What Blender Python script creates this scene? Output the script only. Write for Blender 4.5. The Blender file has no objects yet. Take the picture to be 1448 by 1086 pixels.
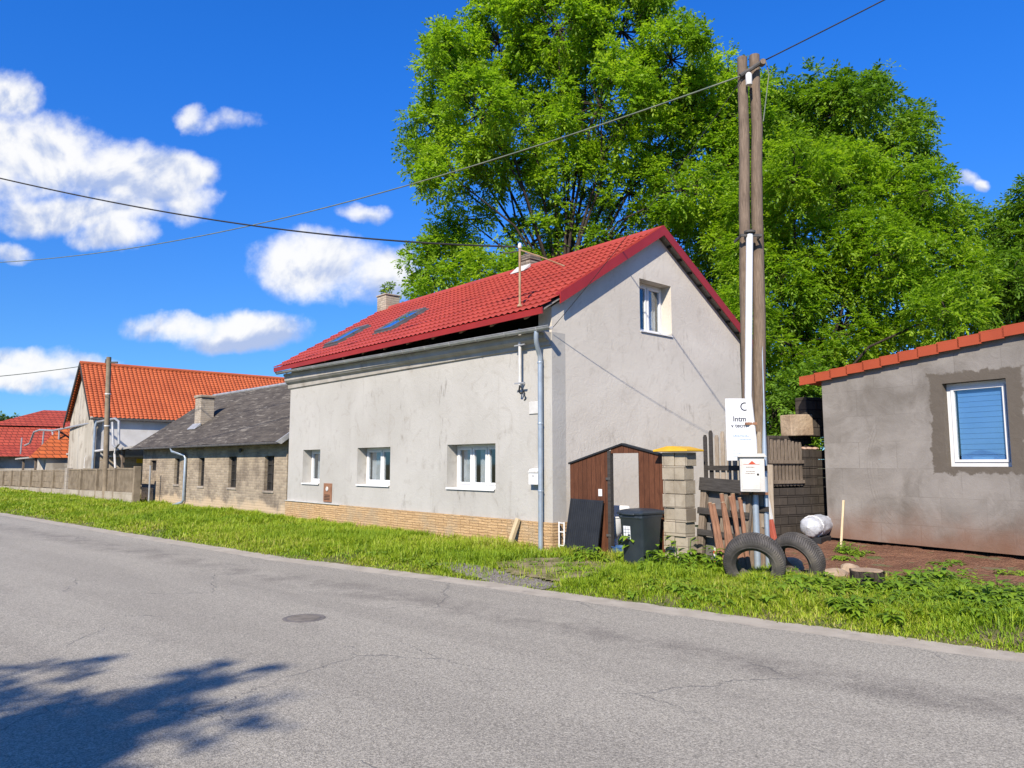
import bpy, bmesh, math, random
import numpy as np
from mathutils import Vector, Matrix, noise
from mathutils.geometry import tessellate_polygon

# ------------------------------------------------------------------ camera, sky, sun, exposure
scene = bpy.context.scene
R = math.radians
PITCH = R(6.17); EYE = 1.65; FOC = 1046.0
cam_d = bpy.data.cameras.new("camera"); cam = bpy.data.objects.new("camera", cam_d)
scene.collection.objects.link(cam); scene.camera = cam
cam_d.sensor_width = 36.0; cam_d.lens = FOC / 1448 * 36; cam_d.clip_end = 5000; cam_d.clip_start = 0.05
cam.location = (0, 0, EYE); cam.rotation_euler = (R(90) + PITCH, 0, 0)

SUN_EL = R(37.0); SUN_H = Vector((-0.315, -0.949, 0)).normalized()
TO_SUN = Vector((SUN_H.x * math.cos(SUN_EL), SUN_H.y * math.cos(SUN_EL), math.sin(SUN_EL)))
sl = bpy.data.lights.new("sun", 'SUN'); sun = bpy.data.objects.new("sun", sl); scene.collection.objects.link(sun)
sl.energy = 4.95; sl.angle = R(0.55); sl.color = (1.0, 0.90, 0.76)
sun.rotation_euler = (-TO_SUN).to_track_quat('-Z', 'Y').to_euler()
scene.view_settings.view_transform = 'Standard'; scene.view_settings.look = 'None'
scene.view_settings.exposure = 0.75; scene.view_settings.gamma = 1
scene.cycles.max_bounces = 8; scene.cycles.transparent_max_bounces = 12
scene.cycles.diffuse_bounces = 3; scene.cycles.glossy_bounces = 3
SKY_STRENGTH = 0.10

def ray(px, py):
    r = (px - 724) / FOC; u = (543 - py) / FOC
    c, s = math.cos(PITCH), math.sin(PITCH)
    return Vector((r, c - s * u, s + c * u))
EYEP = Vector((0, 0, EYE))
def gr(px, py, z=0.0):
    d = ray(px, py); return EYEP + d * ((z - EYE) / d.z)
def atY(px, py, Y):
    d = ray(px, py); return EYEP + d * (Y / d.y)

# ------------------------------------------------------------------ node helpers
class NT:
    def __init__(s, nt): s.nt = nt; s.N = nt.nodes; s.L = nt.links
    def put(s, sock, v):
        if v is None: return
        if isinstance(v, bpy.types.NodeSocket): s.L.new(v, sock)
        elif isinstance(v, (tuple, list)):
            if sock.type == 'RGBA' and len(v) == 3: v = tuple(v) + (1,)
            sock.default_value = v
        else: sock.default_value = v
    def node(s, t, ins=None, **kw):
        n = s.N.new(t)
        for k, v in kw.items(): setattr(n, k, v)
        for k, v in (ins or {}).items(): s.put(n.inputs[k], v)
        return n
    def math(s, op, a, b=None, c=None, clamp=False):
        n = s.node('ShaderNodeMath', operation=op, use_clamp=clamp)
        s.put(n.inputs[0], a); s.put(n.inputs[1], b); s.put(n.inputs[2], c); return n.outputs[0]
    def mix(s, f, a, b, mode='MIX'):
        n = s.node('ShaderNodeMix', data_type='RGBA', blend_type=mode)
        s.put(n.inputs[0], f); s.put(n.inputs[6], a); s.put(n.inputs[7], b); return n.outputs[2]
    def noise(s, vec, scale, detail=5, rough=0.55, dist=0.0, col=False):
        n = s.node('ShaderNodeTexNoise', {'Vector': vec, 'Scale': scale, 'Detail': detail, 'Roughness': rough, 'Distortion': dist})
        return n.outputs[1 if col else 0]
    def voro(s, vec, scale, feature='F1', out=0, rnd=1.0):
        n = s.node('ShaderNodeTexVoronoi', {'Vector': vec, 'Scale': scale, 'Randomness': rnd}, feature=feature); return n.outputs[out]
    def ramp(s, f, a, b, smooth=True):
        n = s.node('ShaderNodeMapRange', interpolation_type='SMOOTHSTEP' if smooth else 'LINEAR')
        s.put(n.inputs[0], f); s.put(n.inputs[1], a); s.put(n.inputs[2], b); return n.outputs[0]
    def xyz(s, v):
        n = s.node('ShaderNodeSeparateXYZ', {0: v}); return n.outputs
    def comb(s, x, y, z=0.0):
        n = s.node('ShaderNodeCombineXYZ'); s.put(n.inputs[0], x); s.put(n.inputs[1], y); s.put(n.inputs[2], z); return n.outputs[0]
    def mapping(s, v, rot=(0, 0, 0), scale=(1, 1, 1), loc=(0, 0, 0)):
        return s.node('ShaderNodeMapping', {'Vector': v, 'Rotation': rot, 'Scale': scale, 'Location': loc}).outputs[0]
    def bump(s, h, strength=0.4, dist=0.02, normal=None):
        n = s.node('ShaderNodeBump', {'Strength': strength, 'Distance': dist, 'Height': h, 'Normal': normal}); return n.outputs[0]

def newmat(name):
    m = bpy.data.materials.new(name); m.use_nodes = True
    t = NT(m.node_tree); t.bsdf = m.node_tree.nodes['Principled BSDF']; t.out = m.node_tree.nodes['Material Output']
    t.P = t.node('ShaderNodeTexCoord').outputs['Object']
    return m, t
def fin(t, col, rough=0.8, normal=None, spec=0.3, metal=0.0):
    t.put(t.bsdf.inputs['Base Color'], col); t.put(t.bsdf.inputs['Roughness'], rough)
    t.put(t.bsdf.inputs['Specular IOR Level'], spec); t.put(t.bsdf.inputs['Metallic'], metal)
    if normal is not None: t.put(t.bsdf.inputs['Normal'], normal)

def simple(name, a, b, scale=4, rough=0.7, bump=0.15, bscale=60, spec=0.3, metal=0, stretch=(1, 1, 1), dirt=None, dscale=2.0, dlo=.55, dhi=.75, bdist=.01):
    m, t = newmat(name); v = t.mapping(t.P, scale=stretch)
    c = t.mix(t.ramp(t.noise(v, scale, 6, .6), .35, .65), a, b)
    if dirt is not None:
        c = t.mix(t.math('MULTIPLY', t.ramp(t.noise(t.P, dscale, 7, .65), dlo, dhi), .8), c, dirt)
    n = t.bump(t.noise(v, bscale, 4, .6), bump, bdist) if bump else None
    fin(t, c, rough, n, spec, metal); return m

def stucco(name, a, b, stain, streak_axis, bump=.35):
    """cement render: soft trowel clouds, fine grain and a few rain streaks"""
    m, t = newmat(name)
    big = t.noise(t.P, .55, 6, .6, .6); mid = t.noise(t.P, 2.6, 7, .65, 1.2)
    c = t.mix(t.ramp(big, .3, .7), a, b)
    c = t.mix(t.math('MULTIPLY', t.ramp(mid, .52, .72), .55), c, stain)
    st = t.noise(t.mapping(t.P, scale=(2.6, 2.6, .22)), 1.6, 6, .7)
    c = t.mix(t.math('MULTIPLY', t.ramp(st, .56, .74), .55), c, stain)
    sp = t.noise(t.P, 1.3, 3, .5); sm = t.noise(t.mapping(t.P, scale=(5, 5, 1.2)), 1.9, 5, .7)
    c = t.mix(t.math('MULTIPLY', t.math('MULTIPLY', t.ramp(sp, .56, .68), t.ramp(sm, .5, .66)), .6), c, tuple(x * .62 for x in stain))
    g = t.noise(t.P, 70, 4, .7)
    c = t.mix(.16, c, t.mix(g, (.18, .18, .18), (1, 1, 1)), 'OVERLAY')
    tr = t.noise(t.P, 5.5, 5, .55, 2.2)
    h = t.math('ADD', t.math('MULTIPLY', tr, .8), t.math('MULTIPLY', g, .25))
    fin(t, c, .93, t.bump(h, bump, .02), .12); return m

def brickmat(name, uv, c1, c2, mort, w, h, msize=.012, dirt=None, bump=.6, dscale=1.2, dlo=.45, dhi=.7, low=None, rough=.92, squash=1.0):
    m, t = newmat(name); x, y, z = t.xyz(t.P)
    u = {'y': y, 'x': x}[uv[0]]
    wob = t.noise(t.P, 3.0, 3, .5)
    v = t.comb(u, t.math('ADD', z, t.math('MULTIPLY', wob, .02)))
    br = t.node('ShaderNodeTexBrick', {'Vector': v, 'Color1': c1, 'Color2': c2, 'Mortar': mort, 'Scale': 1.0, 'Mortar Size': msize,
                'Mortar Smooth': .25, 'Bias': 0.0, 'Brick Width': w, 'Row Height': h})
    c = br.outputs[0]
    c = t.mix(t.math('MULTIPLY', t.ramp(t.noise(t.P, 7, 6, .65), .4, .7), .35), c, tuple(q * .55 for q in c1))
    if dirt is not None:
        c = t.mix(t.math('MULTIPLY', t.ramp(t.noise(t.P, dscale, 7, .7), dlo, dhi), .75), c, dirt)
    if low is not None:   # crumbling render left low on the wall, with its own ragged outline
        zz = t.math('ADD', z, t.math('MULTIPLY', t.noise(t.P, 1.5, 6, .65), 1.1))
        c = t.mix(t.math('MULTIPLY', t.ramp(zz, low[1] + .12, low[1] - .12), .85), c, low[0])
    hgt = t.math('ADD', t.math('MULTIPLY', t.math('SUBTRACT', 1.0, br.outputs[1]), 1.0), t.math('MULTIPLY', t.noise(t.P, 40, 4, .65), .5))
    fin(t, c, rough, t.bump(hgt, bump, .015), .15); return m

def woodmat(name, a, b, stretch, rough=.8, plank=None, spec=.2):
    m, t = newmat(name)
    g = t.noise(t.mapping(t.P, scale=stretch), 9, 7, .65, .6)
    c = t.mix(t.ramp(g, .3, .7), a, b)
    c = t.mix(t.math('MULTIPLY', t.ramp(t.noise(t.P, 1.7, 5, .6), .45, .7), .5), c, tuple(q * .6 for q in b))
    h = g
    if plank:
        ax, w = plank; q = {'x': 0, 'y': 1, 'z': 2}[ax]
        f = t.math('FRACT', t.math('DIVIDE', t.xyz(t.P)[q], w))
        gap = t.math('GREATER_THAN', t.math('ABSOLUTE', t.math('SUBTRACT', f, .5)), .46)
        idn = t.node('ShaderNodeTexWhiteNoise', {'W': t.math('FLOOR', t.math('DIVIDE', t.xyz(t.P)[q], w))}, noise_dimensions='1D').outputs[0]
        c = t.mix(t.math('MULTIPLY', idn, .55), c, tuple(q * .45 for q in a))
        c = t.mix(t.math('MULTIPLY', gap, .8), c, tuple(q * .12 for q in a))
        h = t.math('SUBTRACT', g, t.math('MULTIPLY', gap, 2.0))
    fin(t, c, rough, t.bump(h, .5, .01), spec); return m

def leafmat(name, cols, trans=.38, rough=.5):
    m, t = newmat(name)
    a = t.node('ShaderNodeAttribute', attribute_name='rnd').outputs['Fac']
    n = t.noise(t.P, .45, 3, .5)
    f = t.math('ADD', t.math('MULTIPLY', a, .6), t.math('MULTIPLY', t.ramp(n, .35, .65), .4))
    cr = t.node('ShaderNodeValToRGB', {'Fac': f}); e = cr.color_ramp.elements
    while len(e) < len(cols): e.new(.5)
    for i, c in enumerate(cols): e[i].position = i / (len(cols) - 1); e[i].color = tuple(c) + (1,)
    c = cr.outputs[0]
    fin(t, c, rough, None, .35)
    tl = t.node('ShaderNodeBsdfTranslucent', {'Color': t.mix(1.0, c, (1.25, 1.35, .55), 'MULTIPLY')})
    mx = t.node('ShaderNodeMixShader', {0: trans, 1: t.bsdf.outputs[0], 2: tl.outputs[0]})
    t.L.new(mx.outputs[0], t.out.inputs[0]); return m

# ------------------------------------------------------------------ sky with clouds (a direction-based world)
def make_world():
    w = bpy.data.worlds.new("World"); scene.world = w; w.use_nodes = True
    t = NT(w.node_tree); bg = w.node_tree.nodes['Background']
    sky = t.node('ShaderNodeTexSky'); sky.sky_type = 'NISHITA'; sky.sun_disc = False
    sky.sun_elevation = SUN_EL; sky.sun_rotation = math.atan2(SUN_H.x, SUN_H.y)
    sky.altitude = 300; sky.air_density = 1.0; sky.dust_density = 0.25; sky.ozone_density = 3.0
    d = t.node('ShaderNodeTexCoord').outputs['Generated']
    x, y, z = t.xyz(d)
    yy = t.math('MAXIMUM', t.math('ABSOLUTE', y), .05)
    X = t.math('DIVIDE', x, yy); Z = t.math('DIVIDE', z, yy)
    front = t.math('GREATER_THAN', y, 0.0)
    p0 = t.comb(X, t.math('MULTIPLY', Z, .95))
    wrp = t.noise(p0, 5.0, 6, .6, 0, True)
    wx, wy, wz = t.xyz(wrp)
    Xw = t.math('ADD', X, t.math('MULTIPLY', t.math('SUBTRACT', wx, .5), .10))
    Zw = t.math('ADD', Z, t.math('MULTIPLY', t.math('SUBTRACT', wy, .5), .07))
    CL = [(50, 225, 120, 62), (165, 245, 105, 48), (245, 245, 70, 32), (110, 300, 130, 30), (14, 128, 52, 34), (286, 292, 42, 38),
          (18, 350, 46, 17), (165, 335, 62, 24), (272, 160, 26, 22), (318, 170, 52, 20), (440, 372, 82, 44), (395, 390, 36, 32), (535, 395, 62, 38),
          (255, 464, 72, 20), (345, 466, 82, 26), (300, 482, 62, 20), (75, 512, 74, 27), (25, 532, 60, 20), (110, 540, 40, 14),
          (505, 304, 46, 17), (1366, 258, 26, 14), (1388, 268, 16, 9),           (-140, 200, 120, 60), (-220, 420, 140, 50), (1650, 330, 130, 40), (1560, 470, 80, 25)]
    den = None; ws = bs = None
    for (px, py, rx, ry) in CL:
        c = ray(px, py); cx, cz = c.x / c.y, c.z / c.y
        e = ray(px + rx, py); rX = abs(e.x / e.y - cx) * 1.12
        e = ray(px, py - ry); rZ = abs(e.z / e.y - cz) * 1.15
        a = t.math('DIVIDE', t.math('SUBTRACT', Xw, cx), rX)
        b = t.math('DIVIDE', t.math('SUBTRACT', Zw, cz), rZ)
        r2 = t.math('ADD', t.math('MULTIPLY', a, a), t.math('MULTIPLY', b, b))
        v = t.math('SUBTRACT', 1.0 if rx > 56 else .66, r2)
        wgt = t.math('MAXIMUM', t.math('ADD', v, .35), 0.0); wb = t.math('MULTIPLY', wgt, b)
        ws = wgt if ws is None else t.math('ADD', ws, wgt); bs = wb if bs is None else t.math('ADD', bs, wb)
        den = v if den is None else t.math('SMOOTH_MAX', den, v, .35)
    f1 = t.noise(p0, 9.0, 10, .58, .0); f3 = t.noise(p0, 30.0, 6, .65, .2)
    dn = t.math('ADD', t.math('MULTIPLY', den, .78), t.math('MULTIPLY', t.math('SUBTRACT', f1, .5), 2.1))
    dn = t.math('ADD', dn, t.math('MULTIPLY', t.math('SUBTRACT', f3, .5), .30))
    mask = t.math('MULTIPLY', t.ramp(dn, -.10, .62), front)
    # billows: lit where the cloud thins upward, grey-blue on the bases
    pu = t.comb(X, t.math('ADD', t.math('MULTIPLY', Z, .95), .022))
    g0 = t.noise(p0, 8.0, 6, .55, .3); g1 = t.noise(pu, 8.0, 6, .55, .3)
    lift = t.math('ADD', .56, t.math('MULTIPLY', t.math('SUBTRACT', g0, g1), 3.4))
    sh = t.ramp(t.math('SUBTRACT', lift, t.math('MULTIPLY', t.ramp(t.math('DIVIDE', bs, t.math('ADD', ws, .02)), .15, -.55), .34)), -.02, .62)
    ccol = t.mix(sh, (.46, .56, .82), (1.0, 1.0, 1.0))
    tint = t.mix(t.ramp(z, .04, .55), (.27, .53, .86), (.14, .67, 1.45))
    sc = t.mix(1.0, sky.outputs[0], tint, 'MULTIPLY')
    csc = t.node('ShaderNodeVectorMath', {0: ccol, 1: (.60 / SKY_STRENGTH,) * 3}, operation='MULTIPLY').outputs[0]
    w.node_tree.links.new(t.mix(t.math('MULTIPLY', mask, .97), sc, csc), bg.inputs[0])
    bg.inputs[1].default_value = SKY_STRENGTH
    w.cycles.sampling_method = 'MANUAL'; w.cycles.sample_map_resolution = 512
make_world()

# ------------------------------------------------------------------ mesh helpers
COL = scene.collection
class MB:
    """collects shapes in one bmesh; f maps the builder's (a, b, c) to local x, y, z"""
    def __init__(s, f=None): s.bm = bmesh.new(); s.f = f
    def v(s, a, b, c): return s.bm.verts.new(s.f(a, b, c) if s.f else (a, b, c))
    def face(s, vs):
        try: return s.bm.faces.new(vs)
        except ValueError: return None
    def box(s, x0, x1, y0, y1, z0, z1, bevel=0.0, seg=1, M=None):
        vs = [s.v(x, y, z) for x in (x0, x1) for y in (y0, y1) for z in (z0, z1)]
        if M is not None:
            for q in vs: q.co = M @ q.co
        fs = [s.face([vs[i] for i in q]) for q in ((0, 1, 3, 2), (4, 6, 7, 5), (0, 4, 5, 1), (2, 3, 7, 6), (0, 2, 6, 4), (1, 5, 7, 3))]
        if bevel:
            es = list({e for f in fs for e in f.edges})
            bmesh.ops.bevel(s.bm, geom=es, offset=bevel, segments=seg, affect='EDGES', profile=.5)
        return s
    def prism(s, pts, h0, h1, axis='z'):
        """polygon extruded along an axis: pts in the other two coordinates"""
        def mk(p, h): return {'z': (p[0], p[1], h), 'y': (p[0], h, p[1]), 'x': (h, p[0], p[1])}[axis]
        a = [s.v(*mk(p, h0)) for p in pts]; b = [s.v(*mk(p, h1)) for p in pts]
        s.face(a); s.face(b[::-1]); n = len(pts)
        for i in range(n): s.face([a[i], a[(i + 1) % n], b[(i + 1) % n], b[i]])
        return s
    def wall(s, outer, holes, d0, d1):
        """polygon with openings in (a, c), thick from b=d0 to d1"""
        loops = [outer] + holes
        tri = tessellate_polygon([[Vector((p[0], p[1], 0)) for p in lp] for lp in loops])
        flat = [p for lp in loops for p in lp]
        F = [s.v(p[0], d0, p[1]) for p in flat]; B = [s.v(p[0], d1, p[1]) for p in flat]
        for t in tri:
            s.face([F[i] for i in t]); s.face([B[i] for i in reversed(t)])
        k = 0
        for lp in loops:
            n = len(lp)
            for i in range(n):
                a, b = k + i, k + (i + 1) % n
                s.face([F[a], F[b], B[b], B[a]])
            k += n
        return s
    def tube(s, pts, r, n=8, caps=True):
        pts = [Vector(p) for p in pts]; m = len(pts)
        rs = r if isinstance(r, (list, tuple)) else [r] * m
        up = Vector((0, 0, 1)); rings = []; u = None
        for i, p in enumerate(pts):
            d = (pts[min(i + 1, m - 1)] - pts[max(i - 1, 0)]).normalized()
            if u is None:
                u = d.cross(up if abs(d.z) < .95 else Vector((1, 0, 0))).normalized()
            else:
                u = (u - d * u.dot(d)).normalized()
            w = d.cross(u)
            rings.append([s.v(*(p + (u * math.cos(2 * math.pi * k / n) + w * math.sin(2 * math.pi * k / n)) * rs[i])) for k in range(n)])
        for i in range(m - 1):
            for k in range(n):
                s.face([rings[i][k], rings[i][(k + 1) % n], rings[i + 1][(k + 1) % n], rings[i + 1][k]])
        if caps: s.face(rings[0][::-1]); s.face(rings[-1])
        return s
    def lathe(s, prof, n=32, axis='z', c=(0, 0, 0), close=False, M=None):
        """(radius, height) profile spun about an axis"""
        rings = []
        for (r, h) in prof:
            ring = []
            for k in range(n):
                a = 2 * math.pi * k / n; x, y = r * math.cos(a), r * math.sin(a)
                p = Vector({'z': (x, y, h), 'y': (x, h, y), 'x': (h, x, y)}[axis]) + Vector(c)
                if M is not None: p = M @ p
                ring.append(s.v(*p))
            rings.append(ring)
        m = len(rings)
        for i in range(m if close else m - 1):
            A, B = rings[i], rings[(i + 1) % m]
            for k in range(n): s.face([A[k], A[(k + 1) % n], B[(k + 1) % n], B[k]])
        if not close: s.face(rings[0][::-1]); s.face(rings[-1])
        return s
    def grid(s, f, nu, nv):
        vs = [[s.v(*f(i / nu, j / nv)) for j in range(nv + 1)] for i in range(nu + 1)]
        for i in range(nu):
            for j in range(nv): s.face([vs[i][j], vs[i + 1][j], vs[i + 1][j + 1], vs[i][j + 1]])
        return s
    def obj(s, name, mat, parent=None, smooth=False, recalc=True):
        if recalc: bmesh.ops.recalc_face_normals(s.bm, faces=s.bm.faces)
        me = bpy.data.meshes.new(name); s.bm.to_mesh(me); s.bm.free()
        if smooth:
            me.polygons.foreach_set('use_smooth', [True] * len(me.polygons))
            if smooth != 'all': me.set_sharp_from_angle(angle=R(38))
        me.materials.append(mat)
        o = bpy.data.objects.new(name, me); COL.objects.link(o)
        if parent is not None: o.parent = parent
        return o

def npmesh(name, V, F, mat, parent=None, rnd=None, smooth=False):
    """V (n,3), F (m,k) numpy arrays -> one object"""
    me = bpy.data.meshes.new(name); k = F.shape[1]
    me.vertices.add(len(V)); me.vertices.foreach_set('co', V.astype(np.float32).ravel())
    me.loops.add(F.size); me.loops.foreach_set('vertex_index', F.astype(np.int32).ravel())
    me.polygons.add(len(F)); me.polygons.foreach_set('loop_start', np.arange(0, F.size, k, dtype=np.int32))
    me.polygons.foreach_set('loop_total', np.full(len(F), k, dtype=np.int32))
    if rnd is not None:
        a = me.attributes.new('rnd', 'FLOAT', 'FACE'); a.data.foreach_set('value', rnd.astype(np.float32))
    me.update(calc_edges=True)
    if smooth: me.polygons.foreach_set('use_smooth', [True] * len(me.polygons))
    me.materials.append(mat)
    o = bpy.data.objects.new(name, me); COL.objects.link(o)
    if parent is not None: o.parent = parent
    return o

def tag(o, label=None, cat=None, group=None, kind=None):
    if label: o['label'] = label
    if cat: o['category'] = cat
    if group: o['group'] = group
    if kind: o['kind'] = kind
    return o
def thing(name, label, cat, loc=(0, 0, 0), rotz=0.0, group=None, rot=None):
    o = bpy.data.objects.new(name, None); COL.objects.link(o); o.empty_display_size = .2
    o.location = loc; o.rotation_euler = rot if rot else (0, 0, rotz)
    return tag(o, label, cat, group)
def copy_tree(o, parent=None):
    c = o.copy(); COL.objects.link(c)
    if parent is not None: c.parent = parent
    for ch in list(o.children): copy_tree(ch, c)
    return c
def text_mesh(txt, size, name, mat, parent, M, align='LEFT'):
    cu = bpy.data.curves.new('t', 'FONT'); cu.body = txt; cu.size = size; cu.extrude = .0008; cu.offset = size * .02; cu.align_x = align
    to = bpy.data.objects.new('t', cu); COL.objects.link(to)
    me = bpy.data.meshes.new_from_object(to.evaluated_get(bpy.context.evaluated_depsgraph_get()))
    bpy.data.objects.remove(to); bpy.data.curves.remove(cu)
    me.transform(M); me.materials.clear(); me.materials.append(mat)
    o = bpy.data.objects.new(name, me); COL.objects.link(o); o.parent = parent; return o
def rowcol(M, *rows): return Matrix(rows)

# ------------------------------------------------------------------ materials
GREY1 = (.50, .49, .475); GREY2 = (.43, .42, .40)
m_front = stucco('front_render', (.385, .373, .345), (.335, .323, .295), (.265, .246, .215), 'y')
m_gable = stucco('gable_render', (.55, .512, .445), (.475, .44, .38), (.39, .355, .30), 'x')  # same render as the front, lightened in colour to offset its weaker sun
m_white = simple('white_frame', (.66, .66, .65), (.62, .62, .61), 3, .35, 0, spec=.5)
m_white_old = simple('white_worn', (.52, .51, .49), (.44, .43, .40), 5, .5, .1, 50, dirt=(.38, .30, .22), dscale=6, dlo=.6, dhi=.75)
m_red_trim = simple('red_metal', (.285, .020, .016), (.25, .017, .014), 2, .42, .05, 40, .45)
m_zinc = simple('zinc_metal', (.36, .365, .365), (.28, .285, .285), 4, .5, .1, 30, .5, .3, dirt=(.2, .17, .14), dscale=3)
m_pipe_blue = simple('pipe_metal', (.34, .40, .46), (.28, .33, .385), 4, .38, .05, 30, .5, .4, dirt=(.30, .28, .25), dscale=4)
m_cornice = simple('cornice_plaster', (.36, .335, .30), (.29, .27, .235), 2, .9, .3, 25, .1, dirt=(.16, .135, .11), dscale=1.8)
m_dark = simple('dark_void', (.012, .011, .010), (.02, .018, .016), 3, .9, 0)
m_deck = woodmat('roof_deck', (.33, .31, .28), (.22, .20, .18), (1, 6, 6))
m_rafter = woodmat('rafter_wood', (.50, .36, .24), (.38, .26, .16), (1, 6, 6))
m_black_pl = simple('black_plastic', (.012, .013, .015), (.018, .019, .021), 5, .55, .05, 60, .4)
m_bin = simple('bin_plastic', (.018, .025, .034), (.026, .034, .043), 4, .42, .08, 120, .45, dirt=(.07, .07, .065), dscale=5, dlo=.6, dhi=.8)
m_rubber = simple('tyre_rubber', (.050, .047, .044), (.105, .098, .09), 3, .85, .5, 35, .2, dirt=(.17, .15, .125), dscale=2.6, dlo=.48, dhi=.72)
def tyre_mat():
    m, t = newmat('tyre_rubber_tread'); x, y, z = t.xyz(t.P)
    ang_ = t.math('ARCTAN2', z, x); r = t.math('SQRT', t.math('ADD', t.math('MULTIPLY', x, x), t.math('MULTIPLY', z, z)))
    c = t.mix(t.ramp(t.noise(t.P, 3, 6, .65), .35, .65), (.045, .042, .039), (.10, .092, .084))
    c = t.mix(t.math('MULTIPLY', t.ramp(t.noise(t.P, 2.6, 7, .65), .48, .7), .8), c, (.17, .148, .12))
    outer = t.ramp(r, .345, .365)
    sip = t.math('GREATER_THAN', t.math('SINE', t.math('ADD', t.math('MULTIPLY', ang_, 74.0), t.math('MULTIPLY', t.math('ABSOLUTE', y), 60.0))), .45)
    rng = t.math('ABSOLUTE', t.math('SINE', t.math('MULTIPLY', r, 210.0)))
    ringm = t.math('MULTIPLY', t.math('SUBTRACT', 1.0, outer), t.ramp(rng, .25, .05))
    c = t.mix(t.math('MULTIPLY', t.math('MULTIPLY', outer, sip), .7), c, (.02, .019, .018))
    c = t.mix(t.math('MULTIPLY', ringm, .45), c, (.03, .028, .026))
    h = t.math('SUBTRACT', t.math('SUBTRACT', t.math('MULTIPLY', t.noise(t.P, 35, 4), .3), t.math('MULTIPLY', outer, sip)), t.math('MULTIPLY', ringm, .5))
    fin(t, c, .85, t.bump(h, .7, .012), .25); return m
m_tyre = tyre_mat()
m_wood_pole = woodmat('pole_wood', (.205, .155, .115), (.105, .078, .058), (9, 9, .5), .9)
m_wood_brown = woodmat('brown_boards', (.135, .052, .026), (.075, .028, .014), (7, 7, .6), .75, ('y', .105))
m_wood_dark = woodmat('charred_wood', (.030, .027, .025), (.055, .050, .046), (5, .6, 5), .8)
m_picket = woodmat('grey_picket', (.37, .315, .25), (.24, .195, .15), (9, 9, .6), .9)
m_picket_dark = woodmat('weathered_shade_picket', (.235, .19, .145), (.11, .085, .065), (9, 9, .6), .9)  # shade on the fence by the garage is put into this darker wood
m_stick = woodmat('red_brown_log', (.26, .135, .08), (.15, .075, .045), (8, 8, .7), .9)
m_pale_wood = woodmat('pale_wood', (.52, .42, .27), (.40, .31, .19), (9, 9, .6), .8)
m_rust = simple('rusty_paint', (.33, .25, .155), (.25, .135, .075), 2.5, .8, .2, 50, .2, dirt=(.55, .47, .36), dscale=4)
m_cable = simple('cable_rubber', (.012, .013, .013), (.02, .02, .02), 5, .6, 0)
m_cable_green = simple('faded_cable', (.10, .13, .10), (.15, .17, .12), 5, .6, 0)
m_yellow = simple('yellow_paint', (.60, .36, .030), (.52, .30, .025), 3, .55, .1, 30, .3, dirt=(.32, .2, .05), dscale=5)
m_concrete = simple('concrete', (.34, .32, .29), (.26, .245, .22), 2.5, .92, .4, 30, .1, dirt=(.17, .15, .125), dscale=2.2)
m_block = brickmat('pillar_block', 'y', (.36, .315, .245), (.29, .25, .19), (.17, .14, .105), .40, .20, .007, (.19, .155, .11), .5, 3)
m_block_dark = brickmat('shade_dark_block', 'x', (.066, .055, .046), (.048, .041, .035), (.022, .018, .016), .5, .2, .012, (.03, .025, .02), .6, 2)  # shade over the wall and ruin is put into this dark block colour
m_soot_brick = brickmat('sooty_brick', 'y', (.30, .25, .20), (.22, .18, .145), (.12, .10, .085), .24, .075, .012, (.07, .06, .05), .8, 3)
m_chim_old = brickmat('old_chimney_brick', 'y', (.42, .36, .28), (.34, .28, .215), (.30, .27, .22), .24, .075, .012, (.17, .14, .11), .8, 2.5)
m_rub_text = simple('dark_print', (.02, .025, .04), (.025, .03, .05), 5, .6, 0)
m_red_print = simple('red_print', (.42, .06, .025), (.36, .05, .02), 5, .6, 0)
m_paper = simple('sign_white', (.60, .61, .62), (.57, .58, .60), 1.2, .4, 0, spec=.4)
m_grey_pl = simple('grey_cabinet', (.47, .455, .43), (.42, .405, .38), 3, .6, .1, 60, .3, dirt=(.34, .25, .18), dscale=5, dlo=.6, dhi=.78)
m_brown_plate = simple('rusty_plate', (.25, .125, .07), (.19, .09, .05), 6, .7, .2, 50, .3)
m_rock = simple('sandstone', (.36, .28, .20), (.27, .20, .14), 3, .95, .6, 12, .1, dirt=(.20, .13, .085), dscale=4, bdist=.04)
m_bark = simple('bark', (.065, .052, .042), (.035, .028, .023), 6, .95, .8, 14, .1, stretch=(4, 4, .6), bdist=.05)
m_stump_top = simple('cut_wood', (.34, .25, .17), (.24, .17, .11), 12, .9, .3, 30)
m_bag = simple('white_plastic', (.42, .44, .47), (.33, .35, .39), 5, .35, .6, 9, .5, bdist=.03)
m_curtain = simple('curtain', (.50, .50, .49), (.40, .40, .39), 4, .9, .2, 20)
m_iron = simple('cast_iron', (.055, .052, .050), (.085, .08, .075), 9, .8, .5, 60, .3)

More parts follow.
